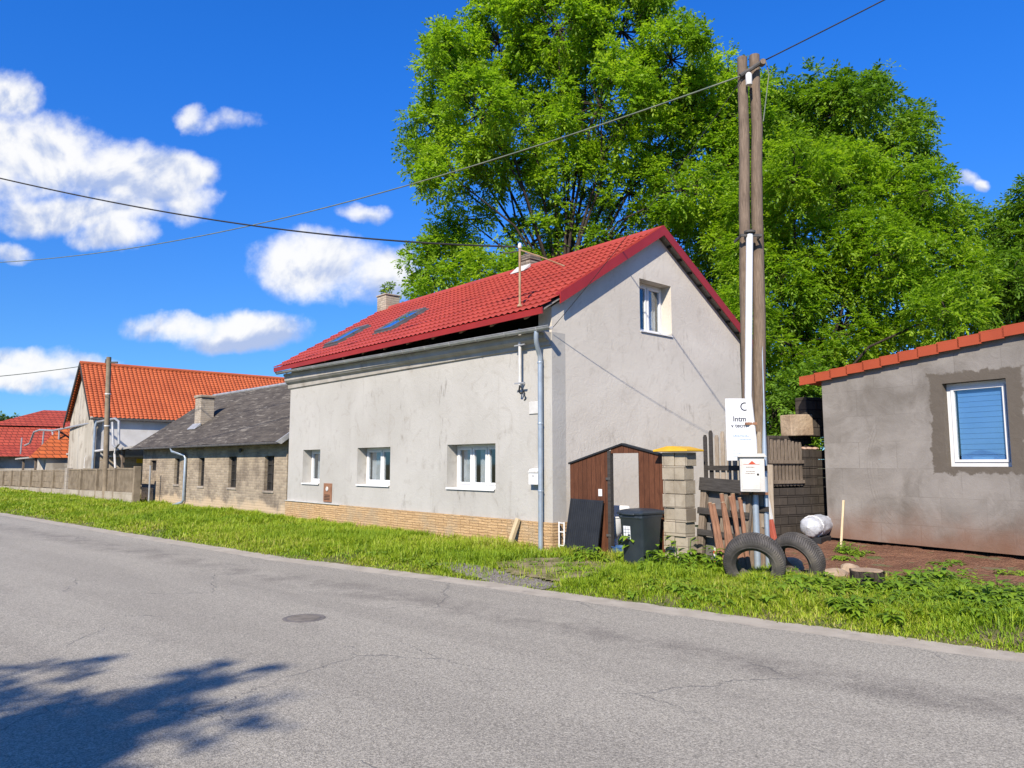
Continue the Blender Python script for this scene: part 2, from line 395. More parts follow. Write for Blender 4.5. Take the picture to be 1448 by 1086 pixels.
m_cover = simple('worn_cover', (.16, .145, .13), (.11, .10, .092), 9, .8, .5, 60, .3)
def plinth_mat():
    m, t = newmat('split_stone')
    x, y, z = t.xyz(t.P)
    w = t.noise(t.P, 4.0, 4, .6)
    v = t.comb(y, t.math('ADD', z, t.math('MULTIPLY', t.math('SUBTRACT', w, .5), .05)))
    br = t.node('ShaderNodeTexBrick', {'Vector': v, 'Color1': (.52, .345, .18), 'Color2': (.41, .265, .135), 'Mortar': (.26, .16, .08), 'Scale': 1.0,
                'Mortar Size': .007, 'Mortar Smooth': .4, 'Bias': 0.0, 'Brick Width': .30, 'Row Height': .055}, offset_frequency=3, offset=.37)
    n = t.noise(t.mapping(t.P, scale=(1, 2.2, 9)), 4.5, 7, .65, .8)
    c = t.mix(t.math('MULTIPLY', t.ramp(n, .5, .72), .5), br.outputs[0], (.60, .45, .28))
    c = t.mix(t.math('MULTIPLY', t.ramp(t.noise(t.P, 1.6, 7, .65), .46, .68), .6), c, (.36, .285, .19))
    h = t.math('ADD', t.math('SUBTRACT', 1.0, br.outputs[1]), t.math('MULTIPLY', n, 1.3))
    fin(t, c, .9, t.bump(h, .75, .03), .15); return m
m_plinth = plinth_mat()

def redtile_mat(name, a, b, old):
    m, t = newmat(name)
    c = t.mix(t.ramp(t.noise(t.P, 1.2, 6, .65), .3, .7), a, b)
    c = t.mix(t.math('MULTIPLY', t.ramp(t.noise(t.P, 6, 7, .7), .62, .74), .55), c, old)
    fin(t, c, .5, t.bump(t.noise(t.P, 60, 3, .6), .12, .01), .35); return m
m_redtile = redtile_mat('red_tile', (.345, .052, .036), (.275, .040, .029), (.36, .12, .055))
m_orange = redtile_mat('orange_tile', (.42, .105, .036), (.34, .08, .028), (.25, .06, .026))
def fartile(name, a, b):
    m, t = newmat(name); x, y, z = t.xyz(t.P)
    br = t.node('ShaderNodeTexBrick', {'Vector': t.comb(t.math('ADD', x, t.math('MULTIPLY', y, .7)), z), 'Color1': a, 'Color2': b, 'Mortar': tuple(q * .35 for q in a), 'Scale': 1.0,
                'Mortar Size': .03, 'Mortar Smooth': .6, 'Bias': 0.0, 'Brick Width': .36, 'Row Height': .22})
    c = t.mix(t.math('MULTIPLY', t.ramp(t.noise(t.P, .8, 6, .7), .45, .7), .4), br.outputs[0], tuple(q * .6 for q in b))
    fin(t, c, .7, t.bump(t.math('SUBTRACT', 1.0, br.outputs[1]), .6, .05), .25); return m
m_orange_far = fartile('orange_far_tile', (.48, .12, .034), (.40, .09, .028))
m_farred = fartile('far_red_tile', (.36, .060, .035), (.29, .046, .028))
m_verge = redtile_mat('verge_clay', (.345, .066, .026), (.30, .055, .022), (.26, .05, .024))

def slate_mat():
    m, t = newmat('grey_shingle'); x, y, z = t.xyz(t.P)
    wv = t.noise(t.P, 1.3, 4, .6)
    s = t.math('ADD', t.math('MULTIPLY', z, 8.5), t.math('MULTIPLY', wv, 1.5))
    fr = t.math('FRACT', s)
    dark = t.ramp(fr, .25, 0.0)
    c = t.mix(t.ramp(t.noise(t.mapping(t.P, scale=(1, .5, 2)), 2.6, 7, .7), .3, .7), (.092, .080, .067), (.046, .040, .035))
    c = t.mix(t.math('MULTIPLY', t.ramp(t.noise(t.mapping(t.P, scale=(1, .45, 3.5)), 3.2, 5, .65, .6), .54, .64), .75), c, (.18, .162, .135))
    c = t.mix(t.math('MULTIPLY', t.math('MULTIPLY', dark, t.ramp(t.noise(t.P, 3, 3), .35, .6)), .7), c, (.04, .037, .034))
    h = t.math('ADD', fr, t.math('MULTIPLY', t.noise(t.P, 12, 5, .6), .5))
    fin(t, c, .9, t.bump(h, .8, .04), .15); return m
m_slate = slate_mat()

m_oldbrick = brickmat('grey_brick', 'y', (.36, .295, .215), (.235, .19, .14), (.33, .28, .21), .26, .085, .012, (.125, .10, .078), .8, 1.1, .44, .66, ((.47, .36, .24), .95))
m_oldbrick_end = brickmat('grey_brick_end', 'x', (.38, .33, .27), (.28, .24, .20), (.36, .325, .27), .26, .085, .012, (.17, .145, .12), .8, 1.1)
m_barn_gable = simple('barn_gable_render', (.42, .385, .32), (.33, .30, .245), 1.2, .95, .4, 12, .1, stretch=(1, 1, .4), dirt=(.22, .19, .15), dscale=.9, dlo=.5, dhi=.62)
m_barn_white = simple('barn_white', (.52, .51, .49), (.45, .44, .42), 1.5, .9, .3, 20, .1, dirt=(.42, .39, .35), dscale=1.2)
m_barn_low = brickmat('barn_low_brick', 'x', (.46, .38, .28), (.36, .29, .21), (.45, .40, .32), .26, .09, .014, (.30, .25, .19), .7, .9)
m_fence_conc = simple('fence_concrete', (.235, .19, .135), (.16, .128, .09), 2.5, .95, .4, 25, .1, dirt=(.11, .09, .07), dscale=1.5)
m_fence_base = brickmat('fence_base', 'x', (.38, .335, .265), (.32, .28, .22), (.30, .26, .2), .5, .22, .01, (.22, .18, .13), .5, 1.2)

def garage_mat():
    m, t = newmat('garage_render'); x, y, z = t.xyz(t.P)
    big = t.noise(t.P, .9, 7, .62, .8)
    c = t.mix(t.ramp(big, .32, .68), (.245, .227, .207), (.140, .126, .111))
    # blocks showing through the thin render
    br = t.node('ShaderNodeTexBrick', {'Vector': t.comb(x, z), 'Color1': (1, 1, 1), 'Color2': (.35, .35, .35), 'Mortar': (.2, .2, .2), 'Scale': 1.0, 'Mortar Size': .012,
                'Mortar Smooth': .9, 'Bias': .1, 'Brick Width': .78, 'Row Height': .52})
    c = t.mix(t.math('MULTIPLY', t.ramp(t.noise(t.P, 1.6, 4, .6), .35, .65), .55), c, t.mix(br.outputs[0], (.130, .118, .105), (.29, .274, .255)))
    # fresh darker patch around the window with a ragged rim
    rag = t.math('MULTIPLY', t.math('SUBTRACT', t.noise(t.P, 6, 6, .65), .5), .34)
    dx = t.math('SUBTRACT', t.math('ABSOLUTE', t.math('SUBTRACT', x, 3.03)), .78)
    dz = t.math('SUBTRACT', t.math('ABSOLUTE', t.math('SUBTRACT', z, 2.38)), .90)
    bx = t.math('ADD', t.math('MAXIMUM', dx, dz), rag)
    c = t.mix(t.ramp(bx, .025, -.025), c, t.mix(t.noise(t.P, 5, 5), (.090, .077, .063), (.12, .104, .087)))
    # red-brown soil splashed on the foot of the wall
    zs = t.math('ADD', z, t.math('MULTIPLY', t.math('SUBTRACT', t.noise(t.P, 1.4, 6, .6), .5), .9))
    c = t.mix(t.math('MULTIPLY', t.ramp(zs, .95, .05), .75), c, (.165, .078, .045))
    # curved trowel sweeps
    rx = t.math('SUBTRACT', x, 1.75); rz = t.math('SUBTRACT', z, 1.55)
    rr = t.math('SQRT', t.math('ADD', t.math('MULTIPLY', t.math('MULTIPLY', rx, rx), 2.2), t.math('MULTIPLY', rz, rz)))
    ring = t.math('ABSOLUTE', t.math('SINE', t.math('MULTIPLY', t.math('ADD', rr, t.math('MULTIPLY', t.noise(t.P, 2.0, 3), .10)), 38)))
    inb = t.math('MULTIPLY', t.math('MULTIPLY', t.ramp(rr, .98, 1.06), t.ramp(rr, 1.32, 1.22)), t.ramp(x, 1.55, 1.3))
    arc = t.math('MULTIPLY', t.math('MULTIPLY', inb, t.ramp(ring, .22, .02)), t.ramp(t.noise(t.P, 2.6, 4), .38, .55))
    c = t.mix(t.math('MULTIPLY', arc, .7), c, (.12, .11, .10))
    g = t.noise(t.P, 60, 4, .7)
    c = t.mix(.14, c, t.mix(g, (.2, .2, .2), (1, 1, 1)), 'OVERLAY')
    tr = t.noise(t.P, 4.5, 6, .6, 1.8)
    h = t.math('SUBTRACT', t.math('ADD', t.math('MULTIPLY', tr, .8), t.math('MULTIPLY', g, .2)), t.math('MULTIPLY', arc, .5))
    fin(t, c, .93, t.bump(h, .4, .025), .12); return m
m_garage = garage_mat()

def glass_mat(name, tint, refl=.12):
    m, t = newmat(name)
    fr = t.math('MULTIPLY', t.math('POWER', t.node('ShaderNodeLayerWeight', {'Blend': .5}).outputs['Facing'], 4.0), .8)
    f = t.math('ADD', fr, refl, clamp=True)
    tr = t.node('ShaderNodeBsdfTransparent', {'Color': tint}); gl = t.node('ShaderNodeBsdfGlossy', {'Color': (.9, .95, 1), 'Roughness': .03})
    mx = t.node('ShaderNodeMixShader', {0: f, 1: tr.outputs[0], 2: gl.outputs[0]})
    t.L.new(mx.outputs[0], t.out.inputs[0]); return m
m_glass = glass_mat('window_glass', (.85, .88, .90), .10)
m_glass_sky = glass_mat('skylight_glass', (.45, .52, .58), .45)
m_skyframe = simple('skylight_metal', (.11, .115, .12), (.08, .083, .087), 4, .5, .05, 30, .4)
m_glass_dark = simple('unlit_pane', (.014, .013, .012), (.028, .026, .023), 5, .5, 0, spec=.3)  # near-black colour stands in for the unlit openings behind the bars
m_blind = simple('blue_blind', (.17, .36, .66), (.15, .33, .62), 2, .45, 0, spec=.4)

def road_mat():
    m, t = newmat('asphalt')
    v = t.mapping(t.P, rot=(0, 0, -math.atan2(.652, -.758)))
    x, y, z = t.xyz(v)
    g = t.noise(t.P, 150, 3, .75); g2 = t.voro(t.P, 110, 'F1'); g3 = t.noise(t.P, 38, 4, .7)
    band = t.noise(t.mapping(v, scale=(.10, 1.1, 1)), 1.0, 5, .6, .3)
    c = t.mix(t.ramp(band, .36, .64), (.272, .253, .210), (.238, .221, .184))
    c = t.mix(t.math('MULTIPLY', t.ramp(t.noise(t.mapping(v, scale=(.25, .9, 1)), 1.3, 7, .7), .54, .7), .6), c, (.196, .182, .154))
    # a worn darker tar band running along the lane
    tb = t.math('ABSOLUTE', t.math('SUBTRACT', t.math('ADD', y, t.math('MULTIPLY', t.noise(t.mapping(v, scale=(.3, 1, 1)), .8, 4), .9)), -5.75))
    c = t.mix(t.math('MULTIPLY', t.math('MULTIPLY', t.ramp(tb, .55, .08), t.ramp(t.noise(v, 1.8, 7, .7), .36, .62)), .65), c, (.145, .132, .113))
    c = t.mix(.42, c, t.mix(g3, (.15, .15, .15), (1, 1, 1)), 'OVERLAY')
    c = t.mix(.7, c, t.mix(t.ramp(t.noise(t.P, 85, 4, .8), .3, .7), (.08, .08, .08), (.98, .97, .95)), 'OVERLAY')
    cr = t.voro(t.math('ADD', 0, 0) if False else t.mapping(t.node('ShaderNodeVectorMath', {0: v, 1: t.node('ShaderNodeVectorMath', {0: t.noise(v, 1.6, 6, .65, 0, True), 1: (.55, .55, 0)}, operation='MULTIPLY').outputs[0]}, operation='ADD').outputs[0], scale=(.28, .62, 1)), 1.0, 'DISTANCE_TO_EDGE')
    crack = t.math('MULTIPLY', t.ramp(cr, .006, .001), t.ramp(t.noise(v, .5, 3), .50, .60))
    c = t.mix(t.math('MULTIPLY', crack, .40), c, (.09, .088, .085))
    h = t.math('SUBTRACT', t.math('ADD', t.math('MULTIPLY', g2, .6), t.math('MULTIPLY', g, .6)), t.math('MULTIPLY', crack, 1.5))
    fin(t, c, .88, t.bump(h, .55, .012), .2); return m
m_road = road_mat()
m_strip = simple('edge_concrete', (.38, .34, .275), (.31, .275, .22), 3, .92, .5, 90, .15, dirt=(.20, .18, .155), dscale=2.2)
def ground_mat():
    m, t = newmat('verge_earth')
    c = t.mix(t.ramp(t.noise(t.P, 1.1, 7, .65), .4, .62), (.085, .105, .026), (.155, .115, .070))
    c = t.mix(t.math('MULTIPLY', t.ramp(t.noise(t.P, 28, 5, .7), .45, .7), .5), c, (.24, .20, .145))
    h = t.noise(t.P, 22, 6, .7)
    fin(t, c, .95, t.bump(h, .8, .03), .1); return m
m_ground = ground_mat()
def soil_mat():
    m, t = newmat('red_soil')
    c = t.mix(t.ramp(t.noise(t.P, 1.8, 7, .7), .35, .65), (.205, .105, .064), (.135, .066, .042))
    c = t.mix(t.math('MULTIPLY', t.ramp(t.noise(t.P, 16, 5, .7), .52, .7), .6), c, (.30, .19, .125))
    h = t.math('ADD', t.noise(t.P, 9, 7, .7), t.math('MULTIPLY', t.voro(t.P, 24), .6))
    fin(t, c, .95, t.bump(h, 1.0, .05), .1); return m
m_soil = soil_mat()
def moss_mat():
    m, t = newmat('mossy_slab')
    c = t.mix(t.ramp(t.noise(t.P, 2.6, 7, .65), .42, .6), (.235, .19, .115), (.115, .115, .036))
    c = t.mix(t.math('MULTIPLY', t.ramp(t.noise(t.P, 30, 5, .7), .5, .7), .4), c, (.30, .26, .19))
    fin(t, c, .95, t.bump(t.noise(t.P, 24, 6, .7), .7, .02), .1); return m
m_moss = moss_mat()
m_gravel = simple('gravel_mix', (.26, .235, .21), (.12, .105, .09), 34, .95, .9, 60, .1, bdist=.02)

m_leaf_a = leafmat('leaf_maple', [(.09, .17, .014), (.205, .345, .022), (.38, .50, .040)], .54)
m_leaf_b = leafmat('leaf_acacia', [(.10, .19, .014), (.205, .34, .020), (.35, .475, .034)], .54)
m_leaf_c = leafmat('leaf_dark', [(.065, .14, .014), (.135, .25, .019), (.23, .35, .026)], .44)
m_leaf_d = leafmat('leaf_far', [(.045, .085, .022), (.07, .12, .03), (.10, .16, .035)], .25)
m_grass = leafmat('grass_blade', [(.10, .185, .008), (.205, .31, .012), (.31, .385, .020), (.44, .37, .12)], .35, .55)
m_weed = leafmat('weed_leaf', [(.085, .17, .012), (.16, .265, .017), (.25, .345, .024)], .30, .5)

# ------------------------------------------------------------------ ground, road, verge
DV = Vector((-.758, .652, 0)); NV = Vector((.652, .758, 0))
EDGE_T = [-400, -20, .96, 4.7, 7.1, 11.6, 17.9, 29.8, 60, 900]
EDGE_M = [8.0, 8.0, 7.97, 7.80, 7.82, 7.50, 7.62, 7.95, 8.8, 30]
def edge(t): return float(np.interp(t, EDGE_T, EDGE_M)) + .05 * noise.noise((t * .9, 3.1, 0)) + .03 * noise.noise((t * 3.1, 9.1, 0))
def TM(t, m, z=0): p = DV * t + NV * m; return (p.x, p.y, z)
def gz(x, y):
    p = Vector((x, y, 0)); t = p.dot(DV); o = p.dot(NV) - edge(t)
    if o <= 0: return -.03
    s = min(1, o / .7); s = s * s * (3 - 2 * s)
    return -.012 + .075 * s + .03 * s * noise.noise((x * .8, y * .8, 1.7)) + .015 * s * noise.noise((x * 3, y * 3, 4.7))

ts = np.concatenate([[-900, -300, -100, -50, -25], np.arange(-14, 36, .22), np.arange(36, 64, 1.0), [70, 90, 130, 250, 600, 1500]])
mo = np.concatenate([[-900, -300, -100, -40, -15, -8, -4, -.8, -.3, -.05], np.arange(.02, 3.2, .14), np.arange(3.3, 8, .4), [9, 11, 14, 20, 35, 80, 300, 1500]])
def ground():
    b = MB(); rows = []
    for t in ts:
        e = edge(t); row = []
        for o in mo:
            p = DV * float(t) + NV * float(e + o)
            z = gz(p.x, p.y) if abs(o) < 30 and abs(t) < 80 else (-.03 if o < 0 else .06)
            row.append(b.v(p.x, p.y, z))
        rows.append(row)
    for i in range(len(ts) - 1):
        for j in range(len(mo) - 1): b.face([rows[i][j], rows[i + 1][j], rows[i + 1][j + 1], rows[i][j + 1]])
    return tag(b.obj('ground', m_ground, smooth='all'), 'green and brown earth of the verge and yards', 'ground', kind='structure')
ground()
tr_ = np.concatenate([[-300, -80, -30], np.arange(-14, 40, .12), np.arange(40, 80, 2.0), [120, 300, 900]])
def strip(name, m0, m1, z, mat, label, cat, jit=0.0, seed=0.0):
    b = MB(); pv = None
    for t in tr_:
        t = float(t); e = edge(t); j = jit * noise.noise((t * 2.3, seed, 0)) + jit * .6 * noise.noise((t * 7.7, seed, 2))
        a = m0(t, e); c = m1(t, e) + j
        v = [b.v(*TM(t, a + (c - a) * k / 3, z)) for k in range(4)]
        if pv:
            for k in range(3): b.face([pv[k], v[k], v[k + 1], pv[k + 1]])
        pv = v
    return tag(b.obj(name, mat), label, cat, kind='structure')
strip('road', lambda t, e: -1.4, lambda t, e: e - .36, .006, m_road, 'grey patched asphalt road without markings', 'road', .02, 1)
strip('road_edge', lambda t, e: e - .50, lambda t, e: e + .06, 0.0, m_strip, 'pale concrete strip along the road edge', 'road edge', .06, 5)

def inpoly(x, y, P):
    c = False; j = len(P) - 1
    for i in range(len(P)):
        if (P[i][1] > y) != (P[j][1] > y) and x < (P[j][0] - P[i][0]) * (y - P[i][1]) / (P[j][1] - P[i][1]) + P[i][0]: c = not c
        j = i
    return c
def patch(name, poly, dz, mat, label, cat, res=.09, lump=.03, kind='structure'):
    xs = [p[0] for p in poly]; ys = [p[1] for p in poly]; b = MB(); vs = {}
    x0, y0 = min(xs), min(ys); nx = int((max(xs) - x0) / res) + 1; ny = int((max(ys) - y0) / res) + 1
    def V(i, j):
        if (i, j) not in vs:
            x, y = x0 + i * res, y0 + j * res
            x2 = x + .06 * noise.noise((x * 4, y * 4, 0)); y2 = y + .06 * noise.noise((x * 4, y * 4, 7))
            vs[i, j] = b.v(x2, y2, gz(x2, y2) + dz + lump * (noise.noise((x * 1.7, y * 1.7, 3)) + .6 * noise.noise((x * 5, y * 5, 8)) + .4 * noise.noise((x * 11, y * 11, 5))))
        return vs[i, j]
    for i in range(nx):
        for j in range(ny):
            x, y = x0 + (i + .5) * res, y0 + (j + .5) * res
            if inpoly(x + .12 * noise.noise((x * 2, y * 2, 11)), y + .12 * noise.noise((x * 2, y * 2, 13)), poly):
                b.face([V(i, j), V(i + 1, j), V(i + 1, j + 1), V(i, j + 1)])
    return tag(b.obj(name, mat, smooth='all'), label, cat, kind=kind)
def P2(*pp): return [tuple(gr(*p))[:2] for p in pp]
APRON = P2((690, 806), (740, 797), (860, 797), (880, 806), (848, 822), (790, 828), (720, 818))
patch('path', APRON, .028, m_moss, 'mossy trodden patch in front of the gate', 'path', .07, .012)
SOIL = P2((1085, 815), (1095, 775), (1172, 762), (1300, 772), (1448, 786), (1640, 800), (1640, 872), (1448, 852), (1330, 832), (1262, 822), (1215, 830), (1160, 830))
patch('soil', SOIL, .015, m_soil, 'reddish brown bare soil along the garage wall', 'soil', .07, .035)
GRAV = P2((600, 800), (640, 801), (700, 812), (790, 829), (770, 834), (700, 824), (640, 812))
patch('gravel', GRAV, .012, m_gravel, 'dark loose gravel beside the concrete road edge', 'gravel', .05, .012)

# manhole cover
mh = gr(430, 875)
t_ = thing('manhole_cover', 'small round worn manhole cover sunk in the asphalt road', 'manhole cover', (mh.x, mh.y, .006))
b = MB(); b.lathe([(0.001, .004), (.185, .004), (.195, .006), (.21, .006), (.225, .003), (.225, -.01), (.001, -.01)], 40); b.obj('ring', m_cover, t_)
b = MB()
for k in range(-5, 6):
    w = math.sqrt(max(.0, .17 ** 2 - (k * .032) ** 2))
    b.box(-w, w, k * .032 - .007, k * .032 + .007, .0041, .0085)
b.obj('rib', m_cover, t_)

# ------------------------------------------------------------------ shared builders
def tile_sheet(b, P0, along, up, L, W, rows, period, amp=.018, step=.022, per=6):
    """profiled tile sheet: P0 eave start, unit vectors along the eave and up the slope"""
    P0, along, up = Vector(P0), Vector(along), Vector(up); nrm = along.cross(up).normalized()
    if nrm.z < 0: nrm = -nrm
    n = max(2, int(L / period * per))
    prev = None
    for r in range(rows):
        for k, (fw, hz) in enumerate(((r / rows, step), ((r + 1) / rows, 0.0))):
            ring = []
            for i in range(n + 1):
                a = L * i / n; ph = 2 * math.pi * a / period
                h = amp * (math.sin(ph) + .35 * math.sin(2 * ph + .6))
                drop = -.016 * math.cos(ph) if k == 0 else -.016 * math.cos(ph)
                jit = .004 * noise.noise((a * .7, r * 1.3, 2))
                ring.append(b.v(*(P0 + along * a + up * (W * fw + drop) + nrm * (h + hz + jit))))
            if prev:
                for i in range(n): b.face([prev[i], prev[i + 1], ring[i + 1], ring[i]])
            prev = ring
    return b

def make_window(parent, f, a0, a1, z0, z1, dep, n, fw=.055, curtain=None, glass=None, frame_mat=None, label=None):
    """framed window in an opening; f maps (along, depth, height)"""
    b = MB(f); d0, d1 = dep, dep + .07
    b.box(a0, a0 + fw, d0, d1, z0, z1); b.box(a1 - fw, a1, d0, d1, z0, z1)
    b.box(a0 + fw, a1 - fw, d0, d1, z0, z0 + fw); b.box(a0 + fw, a1 - fw, d0, d1, z1 - fw, z1)
    w = (a1 - a0 - 2 * fw - .03 * (n - 1)) / n
    for k in range(n - 1):
        c = a0 + fw + w * (k + 1) + .03 * k
        b.box(c, c + .03, d0, d1, z0 + fw, z1 - fw)
    fr = b.obj('window', frame_mat or m_white, parent)
    if label: fr['label'] = label
    for k in range(n):
        s0 = a0 + fw + k * (w + .03); s1 = s0 + w; sw = .05; e = .003
        q = MB(f)
        q.box(s0 + e, s0 + sw, d0 - .018, d1 - .02, z0 + fw + e, z1 - fw - e); q.box(s1 - sw, s1 - e, d0 - .018, d1 - .02, z0 + fw + e, z1 - fw - e)
        q.box(s0 + sw, s1 - sw, d0 - .018, d1 - .02, z0 + fw + e, z0 + fw + sw); q.box(s0 + sw, s1 - sw, d0 - .018, d1 - .02, z1 - fw - sw, z1 - fw - e)
        q.obj('sash', frame_mat or m_white, fr)
        q = MB(f); q.box(s0 + sw - .004, s1 - sw + .004, d0 + .012, d0 + .018, z0 + fw + sw - .004, z1 - fw - sw + .004)
        q.obj('pane', glass or m_glass, fr)
    if curtain:
        for (c0, c1) in curtain:
            q = MB(f)
            q.grid(lambda u, v: (c0 + (c1 - c0) * u, dep + .105 + .02 * math.sin(u * (c1 - c0) * 75), z0 + .05 + (z1 - z0 - .08) * v), 40, 1)
            q.obj('curtain', m_curtain, fr, smooth='all', recalc=False)
    return fr

# ------------------------------------------------------------------ main house (local: x = inward, y = along the street front, z up)
HO = Vector((.747, 13.722, 0)); HA = math.atan2(.662, .749)
hu = Vector((-.662, .749, 0)); hv = Vector((.749, .662, 0))
def HW(x, y, z=0): p = HO + hv * x + hu * y; return Vector((p.x, p.y, z))
house = thing('house', 'grey rendered house with bright red tiled roof and tan stone plinth', 'house', HO, HA)
HL = 11.15; WT = .36
fm = lambda a, d, z: (d, a, z)      # street front: along, depth, height
gm = lambda a, d, z: (a, d, z)      # gable
FW = [(9.15, 10.2, 1.10, 2.05), (5.55, 7.11, 1.12, 2.06), (1.63, 3.26, 1.13, 2.065)]
b = MB(fm); b.wall([(0, .58), (HL, .58), (HL, 4.34), (0, 4.12)], [[(a0, z0), (a1, z0), (a1, z1), (a0, z1)] for a0, a1, z0, z1 in FW], 0, WT)
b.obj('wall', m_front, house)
b = MB(gm)
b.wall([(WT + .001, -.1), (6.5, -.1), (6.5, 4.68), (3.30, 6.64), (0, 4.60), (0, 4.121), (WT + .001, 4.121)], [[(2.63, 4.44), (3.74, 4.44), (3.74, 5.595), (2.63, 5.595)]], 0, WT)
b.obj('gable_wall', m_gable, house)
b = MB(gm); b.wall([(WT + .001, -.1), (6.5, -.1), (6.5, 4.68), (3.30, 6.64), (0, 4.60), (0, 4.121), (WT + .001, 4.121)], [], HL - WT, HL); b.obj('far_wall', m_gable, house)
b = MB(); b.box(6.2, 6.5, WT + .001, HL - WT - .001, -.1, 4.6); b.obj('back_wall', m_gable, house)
b = MB(); b.box(WT, 6.2, WT, HL - WT, 2.6, 2.75); b.obj('ceiling', m_dark, house)
# stone plinth, slightly proud, with a bedded top
b = MB(); b.box(-.05, WT, -.035, HL + .02, -.15, .578); b.obj('plinth', m_plinth, house)
b = MB(); b.box(-.075, -.001, 7.9, HL, .579, .597); b.obj('plinth_flashing', m_white_old, house)
# ground-floor windows with sills
for i, (a0, a1, z0, z1) in enumerate(FW):
    n = (1, 2, 3)[i]
    cur = ([(a0 + .08, a1 - .2)], [(a1 - .72, a1 - .1), (a0 + .1, a0 + .3)], [(a1 - .55, a1 - .1), (a0 + .1, a0 + .45), (a0 + .62, a0 + .92)])[i]
    fr = make_window(house, fm, a0 + .004, a1 - .004, z0 + .022, z1 - .004, .27, n, .06, cur)
    q = MB(fm); q.box(a0 + .004, a1 - .004, -.035, .268, z0 + .001, z0 + .020); q.box(a0 + .004, a1 - .004, -.038, -.0355, z0 - .02, z0 + .020); q.obj('sill', m_white, fr)
# gable window, left sash tilted open
fr = make_window(house, gm, 2.634, 3.736, 4.462, 5.59, .26, 2, .06, [(3.2, 3.65)])
q = MB(gm); q.box(2.634, 3.736, -.03, .258, 4.441, 4.460); q.obj('sill', m_white, fr)
# cornice
prof = [(-.002, 3.86), (-.04, 3.88), (-.05, 3.94), (-.12, 3.97), (-.165, 4.00), (-.17, 4.07), (-.20, 4.08), (-.20, 4.11), (-.002, 4.115)]
b = MB()
A, B_ = [[b.v(p[0], y, p[1] + .0195 * y * (p[1] - 3.86) / .255) for p in prof] for y in (.02, HL + .1)]
b.face(A); b.face(B_[::-1])
for k in range(len(prof)): b.face([A[k], A[(k + 1) % len(prof)], B_[(k + 1) % len(prof)], B_[k]])
b.obj('cornice', m_cornice, house)
# gutter (open half round) with hooks
b = MB(); gx, gzz, rr = -.30, 4.165, .068
def halfring(y, r, s):
    return [b.v(gx + r * math.cos(a), y, gzz + s * (y) + r * math.sin(a)) for a in [math.pi + math.pi * k / 8 for k in range(9)]]
ys_ = [-.28, HL + .33]
for r in (rr, rr - .006):
    A, B_ = halfring(ys_[0], r, .0195), halfring(ys_[1], r, .0195)
    for k in range(8): b.face([A[k], A[k + 1], B_[k + 1], B_[k]])
b.tube([(gx - rr, ys_[0], gzz - .004), (gx - rr, ys_[1], gzz + .0195 * ys_[1])], .010, 6)
b.obj('gutter', m_zinc, house, smooth=True)
for k in range(13):
    y = .05 + k * .9; b = MB()
    b.tube([(gx + (rr + .006) * math.cos(a), y, gzz + .0195 * y + (rr + .006) * math.sin(a)) for a in [math.pi + math.pi * q / 6 for q in range(7)]] + [(-.06, y, 4.22 + .0195 * y)], .007, 4)
    b.obj('gutter_hook', m_zinc, house)
# downpipe with swan neck
b = MB(); b.tube([(gx, .10, 4.11), (gx, .11, 4.02), (gx + .02, .13, 3.93), (-.16, .19, 3.74), (-.11, .205, 3.66), (-.105, .21, 3.5), (-.105, .215, .04)], .046, 12)
for z in (3.55, 2.4, 1.15): b.lathe([(.052, -.015), (.056, 0), (.052, .015)], 12, 'z', (-.105, .213, z))
b.obj('downpipe', m_pipe_blue, house, smooth=True)
# roof
SL = .616; ang = math.atan(SL)
XE, ZE = -.40, 4.515; XR, ZR = 3.30, 4.515 + 3.70 * SL
Y0, Y1 = -.145, HL + .38
def rz(x): return ZE + (x - XE) * SL
b = MB(); W = (XR - XE) / math.cos(ang)
tile_sheet(b, (XE, Y0, ZE), (0, 1, 0), (math.cos(ang), 0, math.sin(ang)), Y1 - Y0, W, 14, .175, .015, .036)
tile_sheet(b, (XR * 2 - XE, Y1, ZE), (0, -1, 0), (-math.cos(ang), 0, math.sin(ang)), Y1 - Y0, W, 14, .175, .015, .036)
roof = b.obj('roof', m_redtile, house, smooth=True)
b = MB(); b.lathe([(.001, 0), (.09, 0), (.09, Y1 - Y0), (.001, Y1 - Y0)], 14, 'y', (XR, Y0, ZR - .022)); b.obj('ridge_cap', m_redtile, house, smooth=True)
b = MB()
b.prism([(XE + .10, rz(XE + .10) - .085), (XE + .10, rz(XE + .10) - .055), (XR, ZR - .055), (2 * XR - XE - .05, rz(XE + .05) - .055), (2 * XR - XE - .05, rz(XE + .05) - .085), (XR, ZR - .085)], Y0 + .03, Y1 - .04, 'y')
b.obj('roof_deck', m_deck, house)
# battens showing under the right-hand verge
for k in range(9):
    x = XR + .35 + k * .38; z = ZR - (x - XR) * SL - .087
    b = MB(); b.box(x - .03, x + .03, Y0 + .06, -.01, z - .045, z); b.obj('batten', m_wood_dark, house)
# rafters with their feet showing in the open eave
for k in range(11):
    y = .55 + k * 1.02; b = MB(); x0, x1 = -.17, XR - .06
    o_ = .24
    b.prism([(x0, rz(x0) - o_), (x0, rz(x0) - .087), (x1, rz(x1) - .087), (x1, rz(x1) - o_)], y - .045, y + .045, 'y')
    b.obj('rafter', m_rafter, house)
